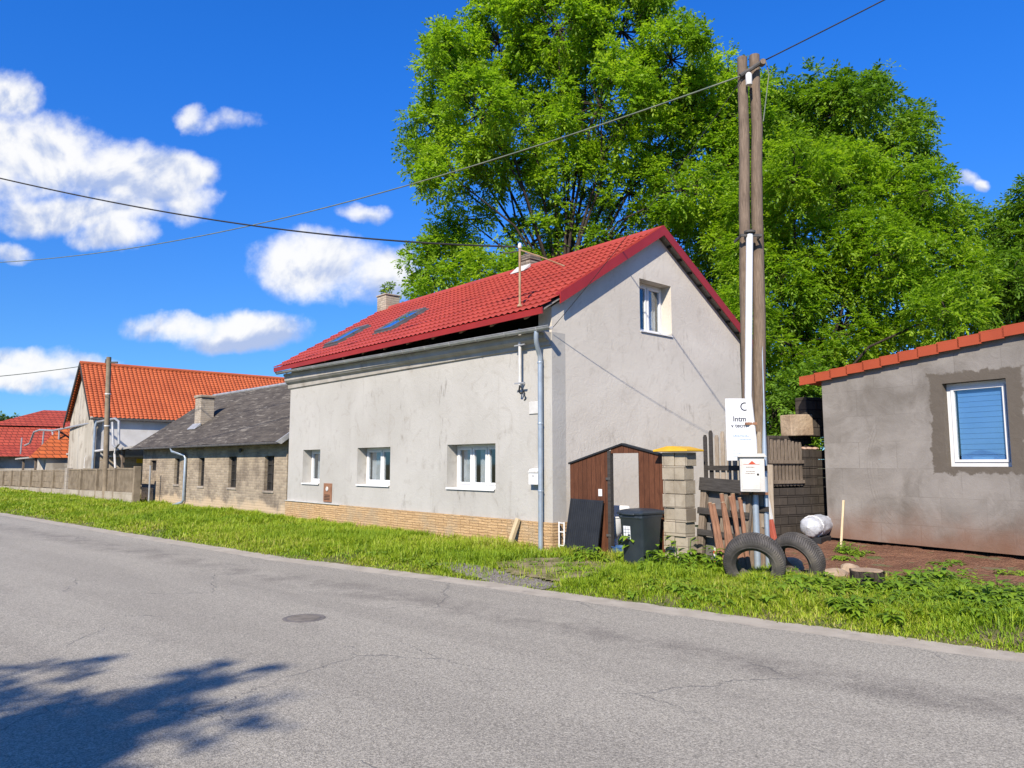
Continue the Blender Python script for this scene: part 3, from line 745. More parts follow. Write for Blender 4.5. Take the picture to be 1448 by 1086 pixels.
# red eave flashing and verge boards
b = MB(); b.prism([(XE - .018, ZE - .012), (XE + .015, ZE + .012), (XE + .03, ZE - .115), (XE - .003, ZE - .12)], Y0 - .01, Y1 - .05, 'y'); b.obj('eave_flashing', m_red_trim, house)
def verge(xa, xb, name):
    b = MB(); za, zb = [ZR - abs(x - XR) * SL for x in (xa, xb)]
    b.prism([(xa, za + .035), (xb, zb + .035), (xb, zb - .155), (xa, za - .155)], Y0 - .035, Y0 - .012, 'y')
    b.prism([(xa, za + .068), (xb, zb + .068), (xb, zb + .036), (xa, za + .036)], Y0 - .035, Y0 + .10, 'y')
    b.obj(name, m_red_trim, house)
verge(.06, XR - .001, 'verge_board'); verge(XR + .001, 2 * XR - XE - .02, 'verge_board')
# roof windows
sN = Vector((-math.sin(ang), 0, math.cos(ang)))
def rooflight(px, py, w, h):
    # meet the roof plane
    d = ray(px, py); n = hv * sN.x + Vector((0, 0, sN.z)); p0 = HW(XE, 0, ZE + .04)
    P = EYEP + d * ((p0 - EYEP).dot(n) / d.dot(n)) - HO
    x, y = P.dot(hv), P.dot(hu); up = Vector((math.cos(ang), 0, math.sin(ang)))
    c = Vector((x, y, rz(x) + .045))
    def f(a, d_, k): return tuple(c + Vector((0, 1, 0)) * a + up * k + sN * d_)
    b = MB(f); e = .05
    b.box(-w / 2 - .04, w / 2 + .04, -.03, .02, -h / 2 - .06, h / 2 + .04)
    b.box(-w / 2, -w / 2 + e, .021, .075, -h / 2, h / 2); b.box(w / 2 - e, w / 2, .021, .075, -h / 2, h / 2)
    b.box(-w / 2 + e, w / 2 - e, .021, .075, -h / 2, -h / 2 + e); b.box(-w / 2 + e, w / 2 - e, .021, .075, h / 2 - e * 1.6, h / 2)
    s = b.obj('skylight', m_skyframe, house)
    b = MB(f); b.box(-w / 2 + e, w / 2 - e, .03, .055, -h / 2 + e, h / 2 - e * 1.6); b.obj('pane', m_glass_sky, s)
rooflight(491, 476, .8, 1.18); rooflight(567, 455, .8, 1.3)
# chimneys
b = MB(); b.box(3.12, 3.66, 10.95, 11.5, 5.5, 7.22, .01); b.box(3.09, 3.69, 10.92, 11.53, 7.221, 7.27, .01)
b.obj('chimney', m_chim_old, house)
b = MB(); cx_, cy_ = 3.38, 4.22
b.box(cx_ - .19, cx_ + .19, cy_ - .19, cy_ + .19, 6.2, 6.98, .01)
for k in range(4): b.box(cx_ - .215 + .012 * k, cx_ + .215 - .012 * k, cy_ - .215 + .012 * k, cy_ + .215 - .012 * k, 6.981 + k * .042, 7.018 + k * .042, .008)
ch = b.obj('chimney', m_soot_brick, house)
b = MB(); b.prism([(2.92, rz(2.92) + .05), (2.92, rz(2.92) + .065), (3.155, rz(3.155) + .13), (3.155, rz(3.155) + .05)], cy_ - .25, cy_ + .28, 'y'); b.obj('flashing', m_white_old, ch)

# ------------------------------------------------------------------ things on the street front
def on_front(name, label, cat, y, z, x=0): return thing(name, label, cat, HW(x, y, z), HA)
t_ = on_front('vent_cover', 'rusty brown metal flue cover low on the grey wall', 'vent cover', 8.63, .63)
b = MB(); b.box(-.03, -.001, -.22, .22, 0, .50, .006); b.obj('plate', m_brown_plate, t_)
b = MB(); b.lathe([(.001, -.055), (.05, -.055), (.062, -.045), (.062, -.031), (.001, -.031)], 20, 'x', (0, 0, .35)); b.obj('flue_cap', m_white_old, t_, smooth=True)
b = MB()
for k in range(4): b.box(-.036, -.0305, -.15, .15, .06 + k * .04, .075 + k * .04)
b.obj('slot', m_dark, t_)
t_ = on_front('letter_box', 'white metal letter box on the wall beside the downpipe', 'letter box', .385, 1.27)
b = MB(); b.prism([(-.002, 0), (-.13, 0), (-.13, .24), (-.10, .285), (-.002, .30)], -.125, .125, 'y'); b.obj('body', m_white, t_)
b = MB(); b.box(-.145, -.131, -.13, .13, .215, .25, .003); b.obj('flap', m_white_old, t_)
b = MB(); b.box(-.1335, -.1305, -.035, -.005, .15, .165); b.box(-.1335, -.1305, .01, .04, .15, .165); b.obj('print', m_rub_text, t_)
t_ = on_front('wall_plate', 'square pale tile plate fixed high on the grey wall', 'wall plate', .49, 2.60)
b = MB(); b.box(-.022, -.001, -.125, .125, 0, .235, .004); b.obj('plate', m_white_old, t_)
# conduit with insulator arms
t_ = on_front('cable_conduit', 'grey upright steel conduit with bracket arms below the eave', 'conduit', .75, 3.1)
b = MB(); b.tube([(-.13, 0, .06), (-.13, 0, 1.16)], .032, 10); b.obj('pipe', m_white_old, t_, smooth=True)
b = MB()
for z in (.10, .84):
    b = MB(); b.box(-.1385, -.001, -.012, .012, z - .012, z + .012); b.box(-.165, -.139, -.16, .13, z - .013, z + .013); b.obj('bracket', m_zinc, t_)
b = MB(); b.tube([(-.13, 0, .06), (-.14, .02, -.06), (-.10, .01, -.10), (-.03, -.02, -.05)], .018, 7)
b.tube([(-.13, 0, .05), (-.14, -.08, -.02), (-.10, -.10, -.10), (-.02, -.03, -.20), (-.005, .02, -.22)], .010, 6); b.obj('cable_tail', m_cable, t_, smooth=True)
# roof mast and its stay
mast = on_front('roof_mast', 'rusty cream steel mast standing through the red roof', 'mast', .75, rz(-.13) + .02, -.13)
b = MB(); b.tube([(0, 0, -.05), (0, 0, 1.18)], .024, 10); b.lathe([(.055, 0), (.05, .03), (.034, .05)], 12); b.obj('pole', m_rust, mast, smooth=True)
b = MB(); b.lathe([(.001, 1.16), (.036, 1.17), (.042, 1.20), (.032, 1.26), (.015, 1.28), (.001, 1.28)], 12); b.obj('insulator', m_white_old, mast, smooth=True)
b = MB(); b.tube([(0, 0, 1.14), (.25, -.28, 1.0), (.62, -.62, .78 + .02)], .014, 6); b.obj('stay', m_rust, mast)
b = MB(); b.tube([(0, .02, 1.12), (-.03, .32, 1.14), (-.04, .55, 1.2)], .012, 6); b.obj('arm', m_iron, mast)
# white pipe rack at the corner
t_ = thing('pipe_rack', 'thin white bent pipe frame at the foot of the house corner', 'pipe rack', HW(.12, -.12, 0), HA)
b = MB()
for y in (-.10, .03): b.tube([(-.05, y, -.02), (-.05, y, .60)], .014, 6)
for z in (.18, .42, .58): b.tube([(-.05, -.10, z), (-.05, .03, z)], .011, 6)
b.obj('frame', m_white, t_)
# broken post leaning on the plinth
t_ = thing('leaning_stake', 'short yellow-white broken post leaning on the stone plinth', 'post', HW(-.28, .93, .03), HA, rot=(R(10), R(16), HA))
b = MB(); b.box(-.04, .04, -.045, .045, .12, .62, .008); b.obj('post', m_pale_wood, t_)
b = MB(); b.lathe([(.001, -.05), (.075, -.05), (.07, .06), (.055, .13), (.001, .13)], 9); b.obj('foot', m_bark, t_)

# ------------------------------------------------------------------ gate, pillar, bin
gate = thing('wooden_gate', 'brown boarded gate with a low gabled top and open doorway', 'gate', HW(.02, 0, 0), HA)
L0, L1, D0, D1, G1 = -.43, -1.33, -1.40, -1.99, -2.475
AP = (-1.66, 1.97)
def topz(y): return 1.65 + (y - L0) / (AP[0] - L0) * (AP[1] - 1.65) if y > AP[0] else AP[1] + (y - AP[0]) / (G1 - AP[0]) * (1.785 - AP[1])
b = MB(); b.prism([(L0, .02), (L1, .02), (L1, topz(L1)), (L0, topz(L0))], 0, .03, 'x'); b.obj('board_panel', m_wood_brown, gate)
b = MB(); b.prism([(D1, .02), (G1, .02), (G1, topz(G1)), (D1, topz(D1))], 0, .03, 'x'); b.obj('board_panel', m_wood_brown, gate)
b = MB(); b.prism([(D0, 1.83), (D1 + .002, 1.83), (D1 + .002, topz(D1)), AP, (D0, topz(D0))], 0, .03, 'x'); b.obj('lintel_boards', m_wood_brown, gate)
b = MB(); b.box(-.02, .06, L1 - .068, L1 - .002, -.05, topz(L1) - .01); b.obj('post', m_wood_dark, gate)
b = MB()
b.prism([(L0 + .02, topz(L0) - .005), (AP[0], AP[1]), (AP[0], AP[1] + .03), (L0 + .02, topz(L0) + .025)], -.03, .05, 'x')
b.prism([(AP[0], AP[1]), (G1 - .02, topz(G1) - .005), (G1 - .02, topz(G1) + .025), (AP[0], AP[1] + .03)], -.03, .05, 'x')
b.obj('top_strip', m_black_pl, gate)
b = MB(); b.box(-.008, -.001, -1.19, -1.11, 1.10, 1.22); b.obj('number_plate', m_white, gate)
b = MB()
for z in (.45, 1.40): b = MB(); b.box(-.03, -.021, -1.40, -1.30, z - .02, z + .02); b.obj('hinge', m_iron, gate)
t_ = thing('plastic_sheet', 'black ribbed plastic sheet leaning against the left gate boards', 'panel', HW(-.22, -.88, .02), HA, rot=(R(1), R(10.5), HA))
b = MB(); b.box(-.012, .012, -.37, .39, 0, 1.03, .004); b.obj('sheet', m_black_pl, t_)
b = MB()
for k in range(15): b.box(-.017, -.0125, -.33 + k * .048, -.322 + k * .048, .03, 1.0)
b.box(-.022, -.0125, -.375, -.345, 0, 1.03); b.box(-.022, -.0125, .365, .395, 0, 1.03)
b.obj('rib', m_black_pl, t_)
# pillar of grey blocks
pil = thing('block_pillar', 'tan concrete block gate pillar with yellow cap', 'pillar', HW(0, 0, 0), HA)
b = MB(); rnd = random.Random(3)
for k in range(9):
    z = -.1 + k * .215; o = rnd.uniform(-.020, .020); ro = rnd.uniform(-.016, .016)
    q = -2.57 + rnd.uniform(-.008, .008)
    if k % 2: b.box(-.10 + o, .16 + o, -2.99 + ro, q, z, z + .209, .005)
    else:
        b.box(-.10 + o, .16 + o, -2.775 + ro, q, z, z + .209, .005); b.box(-.10 - o, .16 - o, -3.0 + ro, -2.782 + ro, z, z + .209, .005)
b.box(-.075, .135, -2.965, -2.60, -.1, 1.83); b.obj('shaft', m_block, pil)
b = MB(); b.box(-.20, .25, -3.10, -2.46, 1.842, 1.872, .004); b.prism([(-3.09, 1.8725), (-2.47, 1.8725), (-2.72, 1.925), (-2.84, 1.925)], -.19, .24, 'x'); b.obj('cap', m_yellow, pil)
# wheelie bin
bn = thing('wheelie_bin', 'black two-wheeled rubbish bin with white sticker before the gate', 'rubbish bin', HW(-.42, -2.37, .0), HA)
def rrect(hx, hy, r, n=5, cx=0):
    out = []
    for (sx, sy, a0) in ((1, 1, 0), (-1, 1, 90), (-1, -1, 180), (1, -1, 270)):
        for k in range(n + 1):
            a = R(a0 + 90 * k / n); out.append((cx + sx * (hx - r) + r * math.cos(a), sy * (hy - r) + r * math.sin(a)))
    return out
def loft(b, secs):
    rings = [[b.v(x, y, z) for x, y in rr_] for rr_, z in secs]; n = len(rings[0])
    for A, B_ in zip(rings, rings[1:]):
        for k in range(n): b.face([A[k], A[(k + 1) % n], B_[(k + 1) % n], B_[k]])
    b.face(rings[0][::-1]); b.face(rings[-1])
b = MB(); loft(b, [(rrect(.19, .185, .04), .0), (rrect(.195, .19, .04), .06), (rrect(.245, .225, .045), .80), (rrect(.27, .24, .05), .83), (rrect(.27, .24, .05), .875), (rrect(.25, .225, .05), .88)])
b.obj('body', m_bin, bn, smooth=True)
b = MB(); loft(b, [(rrect(.285, .25, .05, cx=-.01), .881), (rrect(.29, .255, .05, cx=-.01), .905), (rrect(.27, .235, .05, cx=-.005), .935), (rrect(.18, .17, .05), .955), (rrect(.16, .15, .05), .958)])
b.box(-.315, -.285, -.12, .12, .872, .90, .008); b.obj('lid', m_bin, bn, smooth=True)
b = MB(); b.tube([(.30, -.2, .87), (.34, -.2, .91), (.34, .2, .91), (.30, .2, .87)], .016, 8); b.obj('handle', m_bin, bn, smooth=True)
b = MB()
for y in (-.12, 0, .12): b.box(-.262, -.215, y - .012, y + .012, .10, .76, M=Matrix.Rotation(R(-3.7), 4, 'Y') @ Matrix.Translation((-.004, 0, 0)) if False else None) if False else None
for s in (-1, 1): b.prism([(-.02, .05), (.12, .05), (.14, .78), (-.02, .78)], s * .2245, s * .232, 'y') if False else None
b.box(-.16, .16, -.16, .16, -.01, .0); b.obj('base', m_bin, bn)
for s in (-1, 1):
    b = MB(); b.lathe([(.001, -.022), (.06, -.022), (.09, -.026), (.10, -.012), (.10, .012), (.09, .026), (.06, .022), (.001, .022)], 22, 'y', (.17, s * .215, .10)); b.obj('wheel', m_rubber, bn, smooth=True)
def ff(a, z, off=0.0): return (-.195 - (z - .06) / .74 * .05 - .002 - off, a, z)
b = MB(); q = [b.v(*ff(a, z)) for a, z in ((.15, .50), (.015, .50), (.015, .70), (.15, .70))]; b.face(q); b.obj('sticker', m_paper, bn)
b = MB()
for (a0, a1, z0, z1) in ((.145, .09, .595, .602), (.078, .02, .595, .602), (.115, .109, .51, .69), (.06, .054, .51, .69), (.145, .02, .645, .650), (.07, .02, .55, .575)):
    b.face([b.v(*ff(a, z, .001)) for a, z in ((a0, z0), (a1, z0), (a1, z1), (a0, z1))])
b.obj('sticker_print', m_rub_text, bn)
b = MB(); b.face([b.v(*ff(a, z, .001)) for a, z in ((.14, .485), (.085, .485), (.085, .52), (.14, .52))]); b.obj('sticker_mark', m_red_print, bn)
# white basin and blue tub in the yard, seen through the doorway
t_ = thing('white_basin', 'white plastic basin seen through the open gate', 'basin', HW(.34, -1.13, .06), HA)
b = MB(); b.lathe([(.03, 0), (.14, .0), (.11, .05), (.09, .30), (.20, .42), (.245, .66), (.26, .67), (.26, .69), (.23, .69), (.18, .46), (.03, .42)], 24); b.obj('bowl', m_white, t_, smooth=True)
b = MB(); b.box(.20, .26, -.2, .22, .45, .86, .03, 2); b.obj('back', m_white, t_, smooth=True)
t_ = thing('blue_tub', 'small blue tub on the ground inside the gate', 'tub', HW(.12, -1.52, .04), HA)
b = MB(); b.lathe([(.02, 0), (.13, 0), (.17, .22), (.18, .225), (.165, .235), (.12, .03), (.02, .025)], 20); b.obj('tub', simple('blue_plastic', (.03, .08, .2), (.04, .1, .22), 4, .5, 0), t_, smooth=True)

# ------------------------------------------------------------------ fence by the pillar and clutter
pf = thing('picket_fence', 'grey weathered picket fence between the pillar and the pole', 'fence', HW(.46, 0, 0), HA)
rnd = random.Random(8)
for k in range(10):
    y = -2.98 - k * .105; h = 2.13 + rnd.uniform(-.04, .05); w = .032; b = MB()
    b.prism([(y - w, .72), (y + w, .72), (y + w, h - .04), (y + w * .5, h), (y - w * .5, h), (y - w, h - .04)], 0, .02, 'x')
    b.obj('picket', m_wood_dark if k < 2 else m_picket, pf)
for z in (.95, 1.55):
    b = MB(); b.box(-.035, -.001, -4.05, -3.04, z, z + .075); b.obj('rail', m_wood_dark, pf)
t_ = thing('pallet', 'blackened wooden pallet standing on edge right of the pillar', 'pallet', HW(.14, -3.38, .25), HA, rot=(R(3), R(5), HA))
for (z, y0, y1, h) in ((.98, -.50, .42, .20), (.62, -.46, .42, .10), (.30, -.46, .40, .09)):
    b = MB(); b.box(-.02, .02, y0, y1, z, z + h, .006); b.obj('slat', m_wood_dark, t_)
for y in (-.40, -.02, .36):
    b = MB(); b.box(.021, .10, y - .05, y + .05, .02, 1.16, .006); b.obj('bearer', m_picket_dark, t_)
t_ = thing('grey_sheet', 'plain grey board standing behind the blackened pallet', 'board', HW(.34, -3.36, .1), HA)
b = MB(); b.box(-.008, .008, -.42, .4, 0, 1.22, .003); b.obj('board', simple('ply_grey', (.15, .14, .13), (.11, .10, .095), 3, .9, .2, 20), t_)
rnd = random.Random(4)
for k in range(8):
    y = -3.70 - k * .048; b = MB()
    o = thing('log_pole', 'thin red-brown log leaning among its bundle beside the utility pole', 'log', HW(-.22 + .02 * k, y, .03), HA, 'leaning brown logs', )
    L = 1.18 + rnd.uniform(-.12, .06)
    o.rotation_euler = (R(-14 + rnd.uniform(-3, 3)), R(9 + rnd.uniform(-2, 2)), HA)
    b.tube([(0, 0, 0), (.008, .012, L * .35), (-.006, -.008, L * .7), (0, 0, L)], [.040, .034, .030, .030], 8); b.obj('log', m_stick, o, smooth=True)
    b = MB(); b.lathe([(.001, L - .01), (.033, L - .008), (.034, L + .002), (.001, L + .004)], 8); b.obj('cut_end', m_stump_top, o)
t_ = thing('warning_board', 'small red and white striped board leaning by the logs', 'board', HW(-.20, -3.62, .10), HA, rot=(R(-16), R(12), HA))
b = MB(); b.box(-.01, .01, -.055, .055, 0, .36, .004); b.obj('board', m_white_old, t_)
b = MB()
for k in range(2): b.prism([(-.054, .07 + k * .15), (.054, .13 + k * .15), (.054, .18 + k * .15), (-.054, .12 + k * .15)], -.0125, -.0102, 'x')
b.obj('stripe', m_red_print, t_)

# ------------------------------------------------------------------ utility pole
PB = Vector((3.62, 11.15, 0))
up = thing('utility_pole', 'tall twin wooden utility pole with white conduit', 'utility pole', PB)
def wob(p0, p1, n, a, s):
    p0, p1 = Vector(p0), Vector(p1)
    return [p0.lerp(p1, k / n) + Vector((a * noise.noise((k * .7, s, 0)), a * noise.noise((k * .7, s, 5)), 0)) for k in range(n + 1)]
TL = atY(1050, 82, 11.15) - PB; TR = atY(1070, 79, 11.2) - PB
def post(base, top, r0, r1, seed, flat):
    b = MB(); pts = wob(base, top, 14, .035, seed); b.tube(pts, [r0 + (r1 - r0) * k / 14 for k in range(15)], 14)
    return b.obj('wooden_post', m_wood_pole, up, smooth=True)
post((-.10, .03, -.3), TL, .098, .076, 1.2, 0); post((.085, .05, -.3), TR + Vector((-.03, 0, 0)), .105, .080, 6.6, 1)
# conduit in front
b = MB(); b.tube([(-.035, -.132, 1.3), (-.035, -.135, 2.0), atY(1058, 560, 10.98) - PB, atY(1060, 330, 10.98) - PB], .052, 14); b.obj('conduit', m_white, up, smooth=True)
b = MB(); b.tube([(-.035, -.13, -.1), (-.035, -.132, 1.299)], .048, 12); b.obj('lower_conduit', m_pipe_blue, up, smooth=True)
b = MB(); c0 = atY(1060, 327, 10.98) - PB; b.lathe([(.001, .02), (.085, .0), (.085, -.03), (.055, -.035), (.055, -.05)], 14, 'z', c0); b.obj('conduit_cap', m_iron, up, smooth=True)
b = MB(); b.tube([(.13, -.10, .0), (.135, -.10, 1.9), (.16, -.08, 2.5), (.20, .0, 4.6)], [.038, .036, .012, .007], 10); b.obj('cable_sleeve', m_pipe_blue, up, smooth=True)
b = MB(); b.tube([(-.20, -.12, .0), (-.205, -.12, 1.1)], .03, 8); b.obj('cable_sleeve', m_zinc, up, smooth=True)
def band(px0, px1, py, h, name, mat):
    a = atY(px0, py, 10.97) - PB; c = atY(px1, py, 10.97) - PB; b = MB()
    b.box(a.x, c.x, -.20, -.175, a.z - h, a.z + h); b.box(a.x, a.x + .02, -.176, .15, a.z - h, a.z + h); b.box(c.x - .02, c.x, -.176, .15, a.z - h, a.z + h)
    b.obj(name, mat, up)
band(1054, 1070, 599, .018, 'clamp', m_brown_plate); band(1047, 1077, 333, .02, 'clamp', m_iron); band(1049, 1086, 698, .018, 'clamp', m_brown_plate)
b = MB(); q = atY(1061, 103, 10.95) - PB; b.tube([(TL.x - .08, -.11, TL.z - .36), (TR.x + .02, -.12, TR.z - .20)], .035, 8); b.obj('cross_iron', m_iron, up)
b = MB(); b.lathe([(.001, .16), (.03, .15), (.05, .12), (.05, -.05), (.001, -.06)], 12, 'z', atY(1059, 116, 11.0) - PB); b.obj('insulator', m_white_old, up, smooth=True)
b = MB(); b.lathe([(.001, -.06), (.045, -.06), (.055, 0), (.05, .03), (.001, .03)], 12, 'y', (TR.x + .02, -.12, TR.z - .22)); b.obj('bolt_end', m_wood_pole, up, smooth=True)
b = MB(); g0 = atY(1085, 88, 11.1) - PB
b.tube([g0 + Vector((-.02, 0, 0)), g0 + Vector((.02, 0, -.2)), g0 + Vector((.0, 0, -.32)), g0 + Vector((-.08, 0, -.85)), g0 + Vector((-.10, 0, -.98))], .009, 5); b.obj('dangling_wire', m_cable_green, up)

# sign on the pole
sg = thing('sign', 'white printed sign board fixed to the left pole post', 'sign', Vector((3.33, 11.0, 1.70)), 0)
W_, H_ = .47, .92
rx = R(1.2)
b = MB(); b.box(-.15, .25, -.006, .006, 0, H_, .002); b.obj('board', m_paper, sg)
Mx = Matrix(((1, 0, 0, 0), (0, 0, 1, 0), (0, 1, 0, 0), (0, 0, 0, 1)))
def TX(x, z): return Matrix.Translation((x, -.0072, z)) @ Matrix.Rotation(R(90), 4, 'X')
text_mesh('Intm', .108, 'lettering', m_rub_text, sg, TX(-.045, .58)); text_mesh('v tecm', .084, 'lettering', m_rub_text, sg, TX(-.075, .49))
b = MB(); b.lathe([(.046, -.0088), (.064, -.0088), (.064, -.0065), (.046, -.0065)], 28, 'y', (.135, 0, .80), close=True); b.obj('emblem', m_rub_text, sg)
b = MB(); x0, x1, z0, z1 = -.075, .235, .26, .42; e = .004
b.box(x0, x1, -.0085, -.0065, z0, z0 + e); b.box(x0, x1, -.0085, -.0065, z1 - e, z1); b.box(x0, x0 + e, -.0085, -.0065, z0 + e, z1 - e); b.box(x1 - e, x1, -.0085, -.0065, z0 + e, z1 - e)
b.obj('text_frame', simple('grey_print', (.4, .4, .42), (.36, .36, .38), 4, .6, 0), sg)
rnd = random.Random(5)
m_blueprint = simple('blue_print', (.16, .24, .38), (.2, .28, .4), 5, .6, 0)
for (xa, xb, z, h) in ((-.055, .22, .355, .024), (.04, .22, .30, .022), (-.06, .05, .15, .014), (-.06, -.02, .105, .014), (.0, .05, .105, .014), (-.06, .02, .06, .012)):
    x = xa; b = MB()
    while x < xb:
        w = rnd.uniform(.006, .013); b.box(x, x + w, -.0085, -.0065, z + rnd.uniform(-.003, .0), z + h * rnd.uniform(.6, 1.05)); x += w + rnd.uniform(.003, .006)
    b.obj('small_print', m_blueprint, sg)

# meter cabinet
mc = thing('meter_cabinet', 'grey white electric meter cabinet on the pole, red emblem on its door', 'meter cabinet', Vector((3.50, 10.86, 1.25)), R(-16))
b = MB(); b.box(-.17, .17, -.13, .13, 0, .50, .006); b.obj('box', m_grey_pl, mc)
b = MB(); b.prism([(-.20, .501), (.20, .501), (.17, .55), (-.17, .55)], -.165, .15, 'y'); b.obj('roof', m_grey_pl, mc)
b = MB(); b.box(-.145, .105, -.140, -.1305, .03, .46, .003); b.obj('door', m_white_old, mc)
b = MB(); b.prism([(-.05, .40), (.05, .40), (.0, .445)], -.1435, -.1405, 'y'); b.box(-.12, .10, -.1425, -.1405, .393, .3985); b.obj('emblem', m_red_print, mc)
rnd = random.Random(9); m_bp = simple('brown_print', (.2, .17, .15), (.25, .2, .17), 5, .7, 0)
for z in (.345, .285, .255):
    b = MB(); x = -.105 + rnd.uniform(0, .04)
    while x < .03: w = rnd.uniform(.008, .016); b.box(x, x + w, -.1425, -.1405, z, z + .016); x += w + .006
    b.obj('small_print', m_bp, mc)
b = MB(); b.lathe([(.001, -.148), (.014, -.148), (.016, -.1405), (.001, -.1405)], 14, 'y', (.075, 0, .25)); b.obj('lock', m_dark, mc)

# tyres
def tyre(label, loc, rot, Ro=.36):
    o = thing('tyre', label, 'tyre', loc, rot=rot, group='old car tyres at the pole')
    ri, w = Ro * .57, Ro * .33
    pr = [(ri, -w * .72), (ri + .02, -w * .80), (ri + .05, -w * .98), (Ro * .82, -w * 1.04), (Ro * .93, -w * .93), (Ro * .975, -w * .80), (Ro * .99, -w * .62), (Ro * .985, -w * .58)]
    for g in (-.40, -.2, 0, .2, .40): pr += [(Ro * 1.0, w * (g - .08)), (Ro * 1.0, w * (g + .06)), (Ro * .975, w * (g + .07)), (Ro * .975, w * (g + .11))]
    pr += [(Ro * .985, w * .58), (Ro * .99, w * .62), (Ro * .975, w * .80), (Ro * .93, w * .93), (Ro * .82, w * 1.04), (ri + .05, w * .98), (ri + .02, w * .80), (ri, w * .72), (ri + .012, w * .68), (Ro * .90, w * .8), (Ro * .93, 0), (Ro * .90, -w * .8), (ri + .012, -w * .68)]
    b = MB(); b.lathe(pr, 56, 'y', close=True); b.obj('carcass', m_tyre, o, smooth=True)
    for s in (-1, 1):
        b = MB(); b.lathe([(Ro * .70, s * w * 1.005), (Ro * .725, s * w * 1.03), (Ro * .735, s * w * 1.03), (Ro * .745, s * w * 1.0)], 56, 'y', close=True); b.obj('bead_ring', m_rubber, o, smooth=True)
    return o
def tl(px, py, Y): p = atY(px, py, Y); return p
c1 = atY(1067, 806, 10.25); tyre('worn grey tyre standing in the grass, leaning on the pole', (c1.x, c1.y, .325), (R(24), 0, R(-24)), .405)
c2 = atY(1127, 800, 10.75); tyre('worn tyre right of the pole with soil seen through it', (c2.x, c2.y, .30), (R(22), 0, R(-50)), .385)
# posts and planks by the pole
def leaner(name, label, cat, pa, pb, w, mat, cap=None):
    pa, pb = Vector(pa), Vector(pb); d = pb - pa
    o = thing(name, label, cat, pa); o.rotation_mode = 'QUATERNION'; o.rotation_quaternion = d.to_track_quat('Z', 'X')
    L = d.length
    b = MB(); b.box(-w / 2, w / 2, -w * .35, w * .35, 0, L * (.62 if cap else 1), .004); b.obj('shaft', mat, o)
    if cap: b = MB(); b.box(-w / 2, w / 2, -w * .35, w * .35, L * .62 + .001, L, .004); b.obj('upper_end', cap, o)
    return o
m_redpaint = simple('faded_red_paint', (.36, .085, .05), (.30, .07, .045), 5, .75, .2, 40, dirt=(.3, .2, .15), dscale=6)
leaner('marker_post', 'red painted marker post with white top leaning at the pole', 'post', atY(1100, 790, 11.0), atY(1083, 702, 11.15), .075, m_redpaint, m_white_old)
leaner('upright_plank', 'grey upright plank standing right of the utility pole', 'plank', atY(1090, 800, 11.6), atY(1086, 657, 11.6), .12, m_picket)
leaner('thin_stake', 'slim pale wooden stake standing before the garage wall', 'stake', gr(1189, 780, .05), atY(1193, 708, gr(1189, 780).y), .055, m_pale_wood)
sp = gr(1189, 781, .05)
t_ = thing('stake_foot', 'dark clod of rubber at the foot of the pale stake', 'clod', (sp.x, sp.y - .02, .04))
b = MB(); b.lathe([(.001, 0), (.075, 0), (.07, .06), (.04, .10), (.001, .11)], 10); b.obj('clod', m_black_pl, t_, smooth=True)

# wrapped roll
rp = atY(1150, 765, 15.0)
t_ = thing('wrapped_roll', 'white plastic wrapped roll lying by the garage corner', 'bundle', (rp.x + .10, rp.y + .15, .40), R(50))
b = MB()
def rollf(u, v):
    a = v * 2 * math.pi; x = -.42 + .95 * u; k = min(1, math.sin(min(1, (u * .95 + .001) / .16) * math.pi / 2)) if u < .168 else 1.0
    r = .20 * k * (1 + .16 * noise.noise((x * 4, math.cos(a) * 2, math.sin(a) * 2)) + .09 * noise.noise((x * 3, math.cos(a) * 7, math.sin(a) * 7)))
    if .40 < u < .46: r *= .93
    return (x, r * math.cos(a), r * math.sin(a))
b.grid(rollf, 34, 36); bmesh.ops.remove_doubles(b.bm, verts=b.bm.verts, dist=.0005); b.obj('wrap', m_bag, t_, smooth='all')
b = MB(); b.tube([(-.15 + .002 * k, .215 * math.cos(k * .42), .215 * math.sin(k * .42)) for k in range(16)], .012, 5); b.obj('strap', m_white, t_)
t_ = thing('black_crate', 'black crate under the white wrapped roll', 'crate', (rp.x + .16, rp.y + .15, .03), R(50))
b = MB(); b.box(-.3, .35, -.15, .16, 0, .17, .01); b.obj('crate', m_black_pl, t_)

# stump, stones
sm = gr(1233, 842, .03)
t_ = thing('tree_stump', 'short sawn log stump on the soil beside the weeds', 'stump', (sm.x, sm.y + .10, .02), .4)
b = MB(); n = 26; prof = [(.225, -.05), (.205, .08), (.195, .22), (.20, .30)]
rg = [[b.v(r * (1 + .07 * noise.noise((math.cos(k * 6.283 / n) * 2, math.sin(k * 6.283 / n) * 2, h * 4))) * math.cos(k * 6.283 / n), r * (1 + .07 * noise.noise((math.cos(k * 6.283 / n) * 2, math.sin(k * 6.283 / n) * 2, h * 4))) * math.sin(k * 6.283 / n), h + .01 * math.sin(k * .9)) for k in range(n)] for r, h in prof]
for A, B_ in zip(rg, rg[1:]):
    for k in range(n): b.face([A[k], A[(k + 1) % n], B_[(k + 1) % n], B_[k]])
b.face(rg[-1]); b.obj('bark', m_bark, t_, smooth=True)
b = MB(); b.lathe([(.001, .312), (.17, .313), (.186, .308), (.19, .29), (.001, .29)], 26); b.obj('cut_face', m_stump_top, t_)
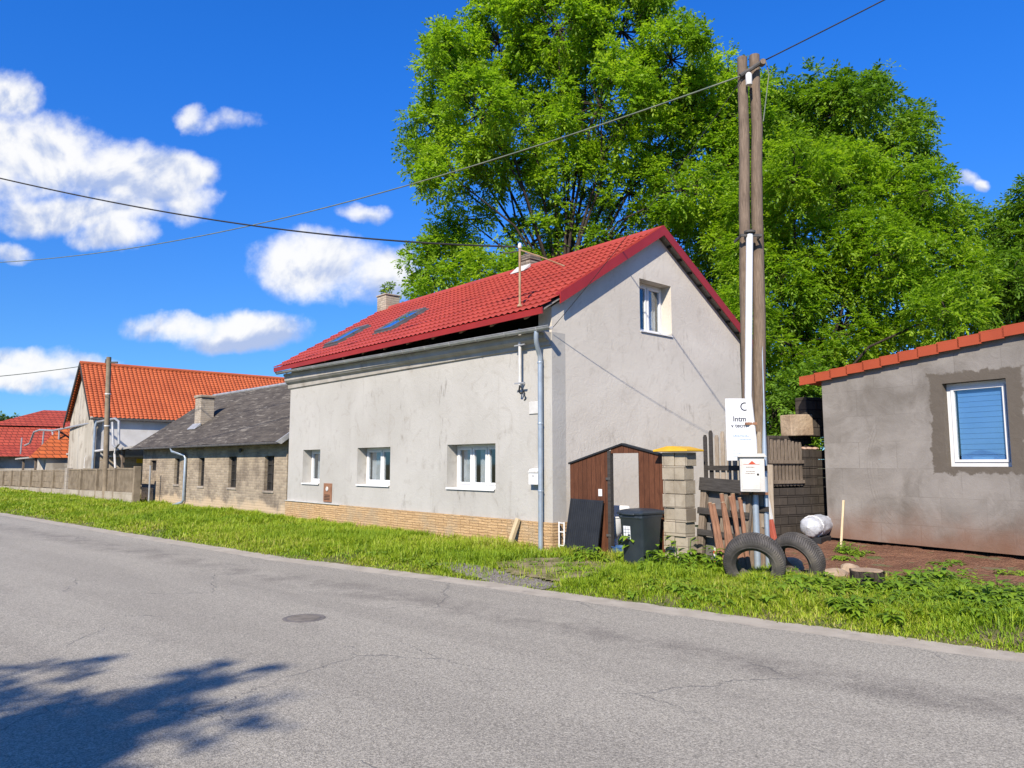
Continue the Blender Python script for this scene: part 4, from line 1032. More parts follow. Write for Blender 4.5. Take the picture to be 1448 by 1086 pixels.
def stone(label, loc, s, seed, name='stone', mat=None, group=None):
    b = MB(); bmesh.ops.create_icosphere(b.bm, subdivisions=3, radius=1)
    for v in b.bm.verts:
        n_ = 1 + .30 * noise.noise(v.co * 1.1 + Vector((seed, 0, 0))) + .12 * noise.noise(v.co * 3 + Vector((seed, 2, 0)))
        v.co = Vector((v.co.x * s[0], v.co.y * s[1], v.co.z * s[2])) * n_
    o = b.obj(name, mat or m_rock, smooth='all'); o.location = loc; return tag(o, label, 'stone', group)
g = gr(1206, 818); stone('rounded tan stone beside the sawn stump', (g.x, g.y + .1, .10), (.15, .13, .11), 2.2)
g = gr(1183, 822); stone('flat tan stone between the stump and right tyre', (g.x, g.y + .1, .08), (.24, .16, .08), 5.2)
g = gr(1128, 820); stone('large tan stone seen through the right tyre', (g.x, g.y + .45, .12), (.26, .2, .16), 9.4)
g = gr(950, 775); stone('tan block fragment leaning at the foot of the pillar', (g.x, g.y - .12, .18), (.13, .10, .24), 12.4)

# ------------------------------------------------------------------ fence, block wall and ruin between pole and garage
fa = atY(1078, 680, 15.3); fb = atY(1190, 680, 16.6); fa.z = fb.z = 0
fd = (fb - fa); FLn = fd.length; fang = math.atan2(fd.y, fd.x)
bw = thing('block_wall', 'low shade-toned concrete block wall behind the utility pole', 'wall', fa, fang)
b = MB(); rnd = random.Random(2)
for r in range(6):
    x = -.25 if r % 2 else 0
    while x < FLn:
        b.box(max(0, x) + .004, min(FLn, x + .5) - .004, rnd.uniform(-.006, .006), .2, -.05 + r * .2, -.05 + r * .2 + .194, .006); x += .5
b.box(.01, FLn - .01, .02, .18, -.05, 1.14)
for r in range(4): b.box(1.36, 1.62, rnd.uniform(-.006, .006), .2, 1.155 + r * .2, 1.345 + r * .2, .006); b.box(1.628, FLn, rnd.uniform(-.006, .006), .2, 1.155 + r * .2, 1.345 + r * .2, .006)
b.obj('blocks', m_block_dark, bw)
dp = thing('dark_picket_fence', 'shade-toned weathered picket fence on the block wall right of the pole', 'fence', fa, fang)
rnd = random.Random(12)
for k in range(12):
    x = .05 + k * .112; h = 2.24 + rnd.uniform(-.05, .04) - .012 * k; w = .036; b = MB()
    b.prism([(x - w, 1.19), (x + w, 1.19), (x + w, h - .06), (x + w * .55, h), (x - w * .55, h), (x - w, h - .06)], .05, .07, 'y'); b.obj('picket', m_picket_dark, dp)
for z in (1.24, 1.66):
    b = MB(); b.box(.0, 1.34, .012, .049, z, z + .07); b.obj('rail', m_picket_dark, dp)
rw = thing('ruined_wall', 'crumbling shade-toned masonry stub rising beside the garage corner', 'ruined wall', fa + fd.normalized() * .25 + Vector((0, .5, 0)), fang)
b = MB(); rnd = random.Random(21)
for r in range(12):
    x = -.05 + .12 * (r > 9) - (.12 if r % 2 else 0)
    while x < 1.55:
        w = rnd.uniform(.2, .34); b.box(x, x + w - .012, rnd.uniform(-.02, .02), .3, r * .19, r * .19 + .175, .012); x += w
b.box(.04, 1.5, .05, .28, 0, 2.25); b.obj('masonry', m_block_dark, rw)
for i, (px0, py0, px1, py1, lab) in enumerate(((1112, 612, 1150, 586, 'pale broken concrete block on top of the ruined wall'), (1132, 586, 1170, 562, 'dark masonry block heaped above the pale broken block'))):
    YY = 16.35 + .15 * i; a = atY(px0, py0, YY); c = atY(px1, py1, YY); a.z = 2.27 if i == 0 else 2.27 + .42 * 0 + .0 if False else (2.262 if i == 0 else 2.262)
    t_ = thing('rubble_block', lab, 'block', ((a.x + c.x) / 2, YY + .12, a.z), R(24 - i * 10), rot=(0, R(-2 + 3 * i), R(20)))
    w, h = (c.x - a.x) / 2, c.z - a.z + (0 if i == 0 else .0); b = MB(); b.box(-w, w, -.15, .2, 0, h, .02, 2); b.box(-w * .3, -w * .22, -.156, -.15, .02, h - .02)
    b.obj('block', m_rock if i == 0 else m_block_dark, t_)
rnd = random.Random(33)
for k in range(5):
    q_ = fa + fd.normalized() * (1.42 + .10 * k); p = Vector((q_.x - .03 + .04 * (k % 2), q_.y + .08, 1.985))
    stone('small broken brick lying on the end of the block wall', (p.x, p.y, p.z), (.07, .05, .035), k * 3.3, 'broken_brick', simple('brick_bit', (.3, .17, .11), (.36, .26, .2), 5, .9, .3, 20) if k == 0 else bpy.data.materials['brick_bit'], 'broken bricks on the block wall')

# ------------------------------------------------------------------ garage
GO = Vector((6.53, 15.51, 0)); gdir = Vector((.52, -.86, 0)).normalized(); GA = math.atan2(gdir.y, gdir.x)
ga = thing('garage', 'grey rendered garage with clay verge tiles and blue blind window', 'garage', GO, GA)
GLn = 8.0
def gtop(x): return 3.40 + .112 * x
b = MB(); b.wall([(0, .15), (GLn, .15), (GLn, gtop(GLn)), (0, gtop(0))], [[(2.49, 1.60), (3.56, 1.60), (3.56, 3.10), (2.49, 3.10)]], 0, .3); b.obj('wall', m_garage, ga)
b = MB(); b.box(0, .25, .301, 5.5, .10, gtop(0)); b.obj('side_wall', m_garage, ga)
b = MB(); b.box(.12, GLn, .16, 5.4, -.1, .0995); b.obj('shade_foundation', m_dark, ga)  # coloured black so the gap under the wall looks deeply shaded
b = MB(); b.box(.3, GLn, 5.2, 5.5, .10, gtop(0)); b.obj('back_wall', m_garage, ga)
b = MB(); b.prism([(-.45, gtop(-.45) + .012), (GLn, gtop(GLn) + .012), (GLn, gtop(GLn) + .10), (-.45, gtop(-.45) + .10)], -.06, 5.7, 'y'); b.obj('roof', m_verge, ga)
k = 0; x = -.47; tw = .37
while x < GLn - .1:
    b = MB(); z0 = gtop(x); z1 = gtop(x + tw); s = .022
    b.prism([(x, z0 - .035 + s), (x + tw + .03, z1 - .035), (x + tw + .03, z1 + .125), (x, z0 + .125 + s)], -.105, -.068, 'y')
    b.prism([(x, z0 + .126 + s), (x + tw + .03, z1 + .126), (x + tw + .03, z1 + .15), (x, z0 + .15 + s)], -.105, .16, 'y')
    b.obj('verge_tile', m_verge, ga); x += tw; k += 1
fr = make_window(ga, gm, 2.494, 3.556, 1.604, 3.096, .14, 1, .075)
q = MB(gm)
for k in range(15): q.box(2.655, 3.41, .19, .198, 1.72 + k * .094, 1.72 + k * .094 + .089)
q.obj('blind', m_blind, fr)
q = MB(gm); q.box(2.3, 3.8, .302, .31, 1.5, 3.2); q.obj('backing', m_dark, fr)

# ------------------------------------------------------------------ old brick building
OB = Vector((-6.75, 22.36, 0)); OA = math.atan2(.694, .72)
ou = Vector((-.694, .72, 0)); ov = Vector((.72, .694, 0))
ob = thing('brick_outbuilding', 'low old grey brick building with dark shingle roof', 'outbuilding', OB, OA)
OL = 12.9
OW = [(.86, 1.50, .82, 1.90), (3.56, 4.20, .86, 1.90), (6.28, 6.80, .85, 1.87), (8.70, 9.22, .87, 1.86), (11.25, 12.0, 1.38, 1.80)]
b = MB(fm); b.wall([(.02, -.1), (OL, -.1), (OL, 2.45), (.02, 2.45)], [[(a0, z0), (a1, z0), (a1, z1), (a0, z1)] for a0, a1, z0, z1 in OW], 0, .32); b.obj('wall', m_oldbrick, ob)
b = MB(); b.prism([(.321, -.1), (5.8, -.1), (5.8, 2.5), (3.0, 4.62), (.321, 2.5)], OL - .32, OL, 'y'); b.obj('end_wall', m_oldbrick_end, ob)
b = MB(); b.box(.33, .36, .1, OL - .4, .3, 2.3); b.obj('inner_lining', m_dark, ob)
for i, (a0, a1, z0, z1) in enumerate(OW):
    b = MB(fm); e = .03; d0 = .10
    b.box(a0, a0 + e, d0, d0 + .04, z0, z1); b.box(a1 - e, a1, d0, d0 + .04, z0, z1); b.box(a0 + e, a1 - e, d0, d0 + .04, z0, z0 + e); b.box(a0 + e, a1 - e, d0, d0 + .04, z1 - e, z1)
    if i < 4:
        b.box((a0 + a1) / 2 - .012, (a0 + a1) / 2 + .012, d0, d0 + .03, z0 + e, z1 - e)
        for k in (1, 2, 3): z = z0 + (z1 - z0) * k / 4; b.box(a0 + e, a1 - e, d0 + .004, d0 + .034, z - .011, z + .011)
    w = b.obj('window', m_wood_dark, ob)
    b = MB(fm); b.box(a0 + .02, a1 - .02, d0 + .041, d0 + .046, z0 + .02, z1 - .02); b.obj('pane', m_glass_dark, w)
    if i < 4: b = MB(fm); b.box(a0 - .04, a1 + .04, -.03, .09, z0 - .07, z0 - .001, .006); b.obj('sill', m_oldbrick_end, w)
# sagging shingle roof
OS = (4.74 - 2.33) / 3.4; oang = math.atan(OS)
def oz(x, y): return 2.33 + (x + .4) * OS - .07 * math.sin(max(0, min(1, y / 13)) * math.pi) * math.sin(max(0, min(1, (x + .4) / 3.4)) * math.pi)
b = MB()
def of(u, v):
    y = -.12 + (OL + .45) * u; x = -.4 + 3.4 * v
    return (x, y, oz(x, y) + .018 * noise.noise((x * 2.2, y * 1.2, 4)) + .010 * noise.noise((x * 7, y * 3, 1)))
b.grid(of, 110, 44); b.obj('roof', m_slate, ob, smooth='all')
b = MB(); b.grid(lambda u, v: (3.0 + 3.2 * v, -.12 + (OL + .45) * u, oz(3.0, 0) - 3.2 * v * OS), 10, 6); b.obj('roof_back', m_slate, ob)
b = MB(); b.grid(lambda u, v: (-.38 + 3.36 * v, -.1 + (OL + .40) * u, oz(-.38 + 3.36 * v, -.1 + (OL + .4) * u) - .07), 10, 8); b.obj('roof_boarding', m_deck, ob)
b = MB(); b.tube([(3.0, y, oz(3.0, y) + .03) for y in np.linspace(-.1, OL + .3, 12)], .07, 8); b.obj('ridge_cap', m_zinc, ob, smooth=True)
b = MB(); b.box(-.46, -.30, -.15, OL + .36, 2.235, 2.315, .02); b.obj('gutter', m_iron, ob)
b = MB(); b.prism([(-.46, 2.30), (-.30, 2.24), (.75, 3.00), (.75, 3.16)], -.16, -.10, 'y'); b.obj('verge_flashing', m_zinc, ob)
b = MB(); b.tube([(-.40, 8.55, 2.25), (-.38, 8.5, 2.12), (-.10, 8.0, 1.98), (-.075, 7.93, 1.88), (-.075, 7.93, .32), (-.10, 8.0, .22), (-.30, 9.0, .0)], .05, 10); b.obj('downpipe', m_pipe_blue, ob, smooth=True)
b = MB(); cyy, cxx = 9.35, 1.1; b.box(cxx - .27, cxx + .27, cyy - .33, cyy + .27, 2.6, 4.30, .01); b.box(cxx - .31, cxx + .31, cyy - .38, cyy + .32, 4.301, 4.40, .01); b.obj('chimney', m_chim_old, ob)
b = MB(); b.prism([(.60, oz(.60, 9) + .03), (.60, oz(.60, 9) + .05), (.829, oz(.829, 9) + .12), (.829, oz(.829, 9) + .02)], cyy - .42, cyy + .40, 'y'); b.obj('chimney_flashing', m_zinc, ob)
b = MB(); b.lathe([(.001, 0), (.03, 0), (.055, .06), (.04, .14), (.001, .15)], 10, 'z', (-.10, 3.1, 2.02)); b.box(-.12, -.001, 3.09, 3.11, 2.10, 2.12); b.obj('wall_lamp', m_iron, ob)
t_ = thing('steel_post', 'thin grey steel post standing before the brick wall', 'post', OB + ou * 10.4 + ov * -.5, OA)
b = MB(); b.tube([(0, 0, -.1), (0, 0, 1.55)], .035, 8); b.lathe([(.001, 1.55), (.045, 1.55), (.045, 1.58), (.001, 1.59)], 8); b.obj('tube', m_zinc, t_, smooth=True)

# ------------------------------------------------------------------ barn with orange roof
BP = atY(117, 513, 40.0); BO = Vector((BP.x, BP.y, 0)); BZ = BP.z
barn = thing('barn', 'big barn with orange pantile roof and pale peeling gable', 'barn', BO, HA)
bh = 3.05; ez = 4.03; bsl = (BZ - ez) / bh; bang = math.atan(bsl); BLn = 17.0
b = MB(fm); b.wall([(-2.85, 0), (2.85, 0), (2.85, ez + .1), (0, BZ - .18), (-2.85, ez + .1)], [], .12, .5); b.obj('gable_wall', m_barn_gable, barn)
b = MB(); b.box(.5, BLn, -2.85, -2.5, 2.05, ez + .08); b.obj('wall', m_barn_white, barn)
b = MB(); b.box(.5, BLn, -2.88, -2.5, 0, 2.049); b.obj('base_wall', m_barn_low, barn)
b = MB(); b.box(.5, BLn, 2.5, 2.85, 0, ez + .08); b.obj('back_wall', m_barn_white, barn)
b = MB(); Wb = bh / math.cos(bang)
tile_sheet(b, (-.12, -bh, ez), (1, 0, 0), (0, math.cos(bang), math.sin(bang)), BLn, Wb, 24, .22, .025, .03, 4)
tile_sheet(b, (BLn - .12, bh, ez), (-1, 0, 0), (0, -math.cos(bang), math.sin(bang)), BLn, Wb, 24, .22, .025, .03, 4)
b.obj('roof', m_orange, barn, smooth=True)
b = MB(); b.lathe([(.001, 0), (.12, 0), (.12, BLn), (.001, BLn)], 10, 'x', (-.14, 0, BZ - .02)); b.obj('ridge_cap', m_orange, barn, smooth=True)
b = MB(); q = .10
b.prism([(0, BZ + .02), (bh + .1, ez - .10), (bh + .1, ez - .35), (0, BZ - .28)], -.17, -.11, 'x'); b.prism([(0, BZ + .02), (-bh - .02, ez - .02), (-bh - .02, ez - .16), (0, BZ - .14)], -.165, -.115, 'x'); b.obj('verge_board', m_wood_dark, barn)
b = MB(); b.box(-.1, BLn, -bh - .1, -bh + .04, ez - .14, ez - .03, .02); b.obj('gutter', m_iron, barn)
b = MB(); b.tube([(.2, -bh, ez - .1), (.15, -2.98, ez - .5), (.15, -2.98, 1.0)], .06, 8); b.obj('downpipe', m_pipe_blue, barn, smooth=True)
b = MB(); b.box(.9, 4.2, -3.3, -2.89, 2.0, 2.09); b.obj('ledge', m_white_old, barn)
def BW(x, y, z): p = hv * x + hu * y; return BO + Vector((p.x, p.y, z))
t_ = thing('yellow_notice', 'small yellow notice board on the barn wall', 'notice', BW(3.1, -2.92, 1.70), HA)
b = MB(); b.box(-.9, .9, -.03, 0, 0, .22); b.obj('board', simple('yellow_board', (.75, .52, .03), (.7, .48, .03), 3, .5, 0), t_)
b = MB()
for k in range(7): b.box(-.45 + .14 * k, -.36 + .14 * k, -.034, -.0305, .09, .14)
b.obj('print', m_rub_text, t_)

# orange lean-to in front of the barn's gable
lt = thing('lean_to', 'low shed with orange tiled roof beside the barn gable', 'shed', BW(-.2, 0, 0), HA)
b = MB(); A_ = [b.v(*p) for p in ((-1.5, 3.4, 2.0), (1.4, 3.4, 2.0), (1.4, 5.2, 3.85), (.3, 5.2, 3.85), (-.6, 6.6, 2.0), (1.4, 6.6, 2.0))]
for q in ((0, 1, 2, 3), (0, 3, 4), (3, 2, 5, 4)): b.face([A_[i] for i in q])
b.obj('roof', m_orange_far, lt)
b = MB(); b.box(-.6, 1.3, 3.6, 6.3, 0, 2.05); b.obj('wall', m_barn_gable, lt)

# far house with red hipped roof
rp_ = atY(62, 580, 62); rh = thing('far_house', 'distant house with a two-step red tiled hip roof', 'house', (rp_.x, 62, 0), R(30))
zr = rp_.z; zb = atY(30, 603, 60).z; ze = atY(0, 646, 60).z
b = MB()
def frust(b, r0, z0, r1, z1):
    A = [b.v(x, y, z0) for x, y in ((r0[0], r0[2]), (r0[1], r0[2]), (r0[1], r0[3]), (r0[0], r0[3]))]; B_ = [b.v(x, y, z1) for x, y in ((r1[0], r1[2]), (r1[1], r1[2]), (r1[1], r1[3]), (r1[0], r1[3]))]
    for k in range(4): b.face([A[k], A[(k + 1) % 4], B_[(k + 1) % 4], B_[k]])
frust(b, (-3.6, 14, -2.9, 2.9), zb, (0, 12, -.05, .05), zr); b.obj('roof', m_farred, rh)
b = MB(); frust(b, (-7.5, 17, -6.0, 6.0), ze, (-5.2, 15.4, -4.2, 4.2), (ze + zb) / 2 - .35); frust(b, (-5.2, 15.4, -4.2, 4.2), (ze + zb) / 2 - .35, (-3.4, 13.9, -2.8, 2.8), zb - .12); b.obj('lower_roof', m_farred, rh)
b = MB(); b.box(-3.4, 13.8, -2.7, 2.7, zb - .3, zb + .02); b.obj('roof_band', m_dark, rh)
b = MB(); b.box(-6.5, 16, -5.2, 5.2, 0, ze + .15); b.obj('wall', m_barn_gable, rh)

# ------------------------------------------------------------------ concrete panel fence, canopy, pipes, far pole
f0 = Vector((-14.9, 29.62, 0)); f1 = gr(0, 692); f1.z = 0; fdv = (f1 - f0).normalized(); FLL = (f1 - f0).length; FA = math.atan2(fdv.y, fdv.x)
pf = thing('panel_fence', 'long weathered concrete panel fence on a low base wall', 'fence', f0, FA)
ext = FLL + 9
def sag(x): return -.010 * x
b = MB(); b.prism([(0, -.2), (ext, -.2), (ext, .50 + sag(ext)), (0, .52)], -.10, .12, 'y'); b.obj('base_wall', m_fence_base, pf)
npan = 14; pw = ext / npan
for k in range(npan):
    x0 = k * pw; s = sag(x0); b = MB()
    if k < 4:
        for j in range(int((pw - .16) / .13)): xx = x0 + .10 + j * .13; b.box(xx, xx + .085, -.02, .03, .52 + s, 1.42 + s)
        b.box(x0 + .08, x0 + pw - .08, -.035, -.0205, .66 + s, .74 + s); b.box(x0 + .08, x0 + pw - .08, -.05, .05, 1.421 + s, 1.49 + s)
        b.obj('panel', m_fence_conc, pf)
    else:
        for (z0, z1) in ((.53, .82), (.83, 1.12), (1.13, 1.38)): b.box(x0 + .08, x0 + pw - .08, -.02, .03, z0 + s, z1 + s, .008)
        b.box(x0 + .08, x0 + pw - .08, -.05, .05, 1.39 + s, 1.46 + s); b.obj('panel', m_fence_conc, pf)
    b = MB(); thick = .2 if k in (4,) else .075
    b.box(x0 - thick, x0 + thick, -.13, .13, -.2, (1.56 if k in (0, 4) else 1.48) + s, .01); b.obj('post', m_fence_conc if k != 4 else m_oldbrick_end, pf)

cp = thing('canopy', 'sagging grey lean-to roof on posts behind the fence', 'canopy', f0 + Vector((.9, 1.4, 0)), FA)
b = MB(); b.grid(lambda u, v: (3.2 + 27 * u, .2 - 2.6 * v, 2.50 - .45 * u + .22 * v + .04 * noise.noise((u * 9, v * 2, 0))), 30, 3)
b.grid(lambda u, v: (3.2 + 27 * u, .2, 2.50 - .45 * u - .10 * v + .04 * noise.noise((u * 9, 0, 0))), 30, 1); b.obj('roof', m_concrete, cp, recalc=False)
for k in range(8):
    x = 3.6 + k * 3.6; b = MB(); b.box(x - .06, x + .06, -.12, .0, -.1, 2.42 - .45 * (x - 3.2) / 27); b.tube([(x, -.06, 1.55), (x + .25, -.06, 1.95), (x + .7, -.06, 2.34 - .45 * (x - 3.2) / 27)], .035, 6); b.obj('post', m_picket_dark, cp)
b = MB(); b.prism([(3.2, 0), (30, 0), (30, 2.0), (3.2, 2.4)], -2.4, -2.25, 'y'); b.obj('back_wall', m_oldbrick_end, cp)
pp = thing('pipe_run', 'bent grey steel pipe frame above the canopy', 'pipe frame', f0 + Vector((.5, 1.2, 0)), FA)
pp_n = Vector((-fdv.y, fdv.x, 0)); po = f0 + Vector((.5, 1.2, 0))
def pp_at(px, py):
    d = ray(px, py); P = EYEP + d * ((po - EYEP).dot(pp_n) / d.dot(pp_n)) - po
    return (P.dot(fdv), 0, P.z)
b = MB(); b.tube([pp_at(*q) for q in ((35, 630), (42, 627), (48, 611), (56, 608), (75, 609), (120, 600), (163, 592), (168, 596), (168, 628), (164, 633), (160, 629), (159, 597))], .06, 8); b.obj('pipe', m_zinc, pp, smooth=True)
b = MB()
for q in (((62, 610), (59, 640)), ((74, 610), (78, 636)), ((84, 608), (82, 636)), ((127, 600), (125, 634)), ((31, 619), (29, 642)), ((133, 599), (131, 634))): b.tube([pp_at(*q[0]), pp_at(*q[1])], .045, 6)
b.obj('upright', m_zinc, pp)
b = MB(); b.tube([pp_at(*q) for q in ((164, 633), (162, 642), (163, 662))], .05, 6); b.tube([pp_at(*q) for q in ((150, 636), (126, 639), (121, 648), (120, 662))], .06, 6); b.obj('drop_pipe', m_white_old, pp, smooth=True)
fp0 = gr(142, 711) + Vector((0, .35, 0)); fp0.z = 0; fpt = atY(154, 505, fp0.y)
fpo = thing('concrete_pole', 'slim grey pole leaning slightly behind the panel fence', 'utility pole', fp0)
b = MB(); b.tube([(0, 0, -.2), Vector((fpt.x - fp0.x, 0, fpt.z))], [.125, .10], 10); b.obj('shaft', m_fence_conc, fpo, smooth=True)
b = MB(); tz = fpt.z - .9; b.box(-.35, .2, -.03, .03, tz + .62, tz + .70); b.lathe([(.001, .12), (.05, .10), (.05, 0), (.001, 0)], 8, 'z', (-.3, 0, tz + .70)); b.obj('cross_arm', m_iron, fpo)
b = MB()
for z in (3.3, 4.7): b.lathe([(.118, -.03), (.128, 0), (.118, .03)], 10, 'z', (fpt.x - fp0.x) * z / fpt.z * Vector((1, 0, 0)) + Vector((0, 0, z)))
b.obj('band', m_white_old, fpo)

# ------------------------------------------------------------------ cables
def cable(label, p0, p1, p2, r, mat, p3=None, n=40):
    """smooth cable through three points (ends run on to p3)"""
    p0, p1, p2 = Vector(p0), Vector(p1), Vector(p2); s = (p1 - p0).length / ((p1 - p0).length + (p2 - p1).length)
    c = (p1 - p0 * (1 - s) ** 2 - p2 * s * s) / (2 * s * (1 - s))
    e = 1.0 if p3 is None else p3; pts = []
    for k in range(n + 1):
        q = e * k / n; pts.append(p0 * (1 - q) ** 2 + c * 2 * q * (1 - q) + p2 * q * q)
    b = MB(); b.tube(pts, r, 6); return tag(b.obj('power_cable', mat, smooth='all'), label, 'cable')
ptop = PB + Vector((TL.x - .05, -.12, TL.z - .36)); ptr = PB + Vector((TR.x + .05, -.12, TR.z - .18))
cable('thin green cable running left from the pole across the sky', ptop, atY(350, 320, 19), atY(0, 371, 26), .013, m_cable_green, 1.15)
q = atY(1250, 0, 10.2); cable('black cable rising from the pole to the upper right', ptr, q, ptr + (q - ptr) * 3.2 + Vector((0, 0, .1)), .010, m_cable)
mt = HW(-.13, .75, rz(-.13) + 1.22)
cable('thick black cable crossing the sky to the roof mast', mt, atY(350, 318, 17.2), atY(0, 252, 18.5), .019, m_cable, 1.2)
cable('black service cable from the pole down to the house corner', ptop + Vector((0, .02, -.04)), atY(905, 310, 12.3), HW(-.06, -.06, 4.16), .0055, m_cable)
cable('short thin cable running left from the barn gable', BW(-.1, .1, BZ - .2), atY(55, 526, 38), atY(0, 532, 36), .02, m_cable_green, 1.5)

# ------------------------------------------------------------------ trees
def make_leaves(rg, C, crad, nspray, nl, L, W, droop, up_bias=.35):
    """compound leaves around cluster centres C -> vertices, faces, per-face random"""
    n = len(C) * nspray
    c = np.repeat(C, nspray, 0); r = np.repeat(crad, nspray)
    d = rg.normal(size=(n, 3)); d[:, 2] += up_bias; d /= np.linalg.norm(d, axis=1)[:, None]
    p0 = c + d * (r * rg.uniform(.15, .75, n))[:, None]
    d2 = d + rg.normal(size=(n, 3)) * .35; d2[:, 2] -= .1; d2 /= np.linalg.norm(d2, axis=1)[:, None]
    ln = r * rg.uniform(.55, 1.0, n)
    upv = np.tile([0, 0, 1.], (n, 1)) + rg.normal(size=(n, 3)) * .25
    lat = np.cross(d2, upv); lat /= (np.linalg.norm(lat, axis=1)[:, None] + 1e-6)
    V = np.zeros((n, nl, 4, 3)); cr = rg.uniform(0, 1, n)
    for k in range(nl):
        f = (k // 2 + 1) / (nl // 2 + 1); s = 1 if k % 2 else -1
        if k == nl - 1: s = 0; f = 1.0
        b0 = p0 + d2 * (ln * f)[:, None]; b0[:, 2] -= droop * ln * f * f
        dl = d2 * .65 + lat * (s * .8) + rg.normal(size=(n, 3)) * .18; dl[:, 2] -= droop * (.3 + .5 * f)
        dl /= np.linalg.norm(dl, axis=1)[:, None]
        wv = np.cross(dl, upv + rg.normal(size=(n, 3)) * .35); wv /= (np.linalg.norm(wv, axis=1)[:, None] + 1e-6)
        l = (L * rg.uniform(.7, 1.25, n))[:, None]; w = (W * rg.uniform(.75, 1.2, n))[:, None]
        V[:, k, 0] = b0; V[:, k, 1] = b0 + dl * l * .5 + wv * w * .5; V[:, k, 2] = b0 + dl * l; V[:, k, 2, 2] -= l[:, 0] * .12; V[:, k, 3] = b0 + dl * l * .5 - wv * w * .5
    F = np.arange(n * nl * 4).reshape(-1, 4)
    rn = np.clip(np.repeat(cr, nl) * .75 + rg.uniform(0, .25, n * nl), 0, 1)
    return V.reshape(-1, 3), F, rn
def make_tree(name, label, base, fork_z, blobs, mat, seed, dens, crad, nspray, nl, L, W, droop, trunk_r, group=None, shell=.45, twigs=True):
    rg = np.random.default_rng(seed)
    root = thing(name, label, 'tree', (base[0], base[1], 0), 0, group); org = np.array([base[0], base[1], 0.])
    b = MB(); fork = Vector((rg.uniform(-.3, .3), rg.uniform(-.2, .2), fork_z))
    b.tube([(0, 0, -.3), (.05, 0, fork_z * .3), fork * .7 + Vector((.1, 0, 0)), fork], [trunk_r * 1.25, trunk_r, trunk_r * .85, trunk_r * .75], 12)
    CS = []; CR = []
    for (x, y, z, r) in blobs:
        bc = np.array([x, y, z]) - org; bcv = Vector(bc)
        m_ = fork.lerp(bcv, .5) + Vector((0, 0, .12 * (bcv - fork).length)); wv = rg.normal(size=3) * .25
        st = fork if z > fork_z else Vector((0, 0, max(.8, min(fork_z, z * .7))))
        m_ = st.lerp(bcv, .5) + Vector(wv) + Vector((0, 0, .10 * (bcv - st).length))
        b.tube([st, st.lerp(m_, .5) + Vector(rg.normal(size=3) * .08), m_, m_.lerp(bcv, .5), bcv], [trunk_r * .5, trunk_r * .36, trunk_r * .27, trunk_r * .2, trunk_r * .12], 7, False)
        n = max(4, int(dens * r * r))
        d = rg.normal(size=(n, 3)); d /= np.linalg.norm(d, axis=1)[:, None]
        rad = r * (shell + (1.06 - shell) * np.sqrt(rg.uniform(0, 1, n)))
        c = bc + d * rad[:, None]; c[:, 2] = bc[2] + (c[:, 2] - bc[2]) * .92
        CS.append(c); CR.append(crad * rg.uniform(.7, 1.25, n))
        if twigs:
            for q in range(0, n, 2):
                e = Vector(c[q]); mid = bcv.lerp(e, .5) + Vector(rg.normal(size=3) * .15 * r)
                b.tube([bcv, mid, e], [.03, .018, .008], 4, False)
    b.obj('trunk', m_bark, root, smooth='all')
    V, F, rn = make_leaves(rg, np.concatenate(CS), np.concatenate(CR), nspray, nl, L, W, droop)
    npmesh('crown', V, F, mat, root, rn)
    return root
def BL(lst, Y):
    rg = random.Random(int(Y * 10)); out = []
    for q in lst:
        px, py, r = q[:3]; y = Y + (q[3] if len(q) > 3 else rg.uniform(-2.2, 1.6))
        c = atY(px, py, y); out.append((c.x, c.y, c.z, r / FOC * c.y))
    return out
T1 = BL([(632, 75, 42), (598, 225, 34), (1020, 110, 48), (1045, 160, 50), (640, 105, 52), (705, 60, 66), (790, 40, 75), (880, 45, 75), (950, 85, 60), (615, 185, 42), (680, 160, 62), (760, 140, 75), (850, 150, 78), (940, 175, 70), (1000, 150, 55),
         (640, 250, 44), (715, 235, 58), (800, 250, 62), (890, 270, 62), (965, 270, 62), (600, 385, 38), (645, 350, 45), (690, 390, 52), (750, 345, 46), (820, 350, 44), (890, 370, 50), (620, 420, 40),
         (1010, 230, 50), (1000, 340, 55), (740, -30, 66), (830, -60, 80), (900, -40, 62), (660, 310, 34)], 26)
make_tree('broadleaf_tree', 'tall light green leafy tree behind the red roof', (2.0, 26.0), 7.2, T1, m_leaf_a, 11, 16.5, .42, 36, 7, .14, .078, .15, .15, shell=.55)
T2 = BL([(1085, 160, 55), (1150, 150, 50), (1200, 150, 52), (1235, 135, 34), (1290, 165, 26), (1265, 205, 40), (1300, 235, 28), (1060, 230, 60), (1130, 230, 65), (1190, 240, 55), (1040, 330, 60), (1020, 430, 55)], 30)
make_tree('broadleaf_tree', 'dark green tree behind the pole, its top reaching above the acacia', (9.5, 30.0), 8, T2, m_leaf_c, 12, 28, .48, 19, 7, .18, .085, .35, .2)
T3 = BL([(1060, 330, 60), (1120, 250, 62), (1190, 260, 62), (1260, 265, 55), (1310, 270, 38), (1090, 400, 68), (1160, 370, 72), (1240, 360, 70), (1310, 350, 58), (1350, 320, 36), (1360, 380, 40), (1110, 480, 66), (1190, 465, 70), (1275, 450, 68), (1340, 440, 50), (1120, 560, 50), (1200, 545, 50), (1050, 460, 50)], 23)
make_tree('acacia_tree', 'broad yellow green acacia with feathery leaves behind the garage', (9.4, 23.5), 3.4, T3, m_leaf_b, 13, 29, .42, 24, 9, .14, .060, .22, .14, shell=.5)
T4 = BL([(1400, 330, 42), (1440, 330, 46), (1425, 400, 50), (1390, 410, 36), (1480, 380, 60), (1450, 460, 60), (1390, 470, 40), (1455, 285, 28), (1520, 330, 60)], 27)
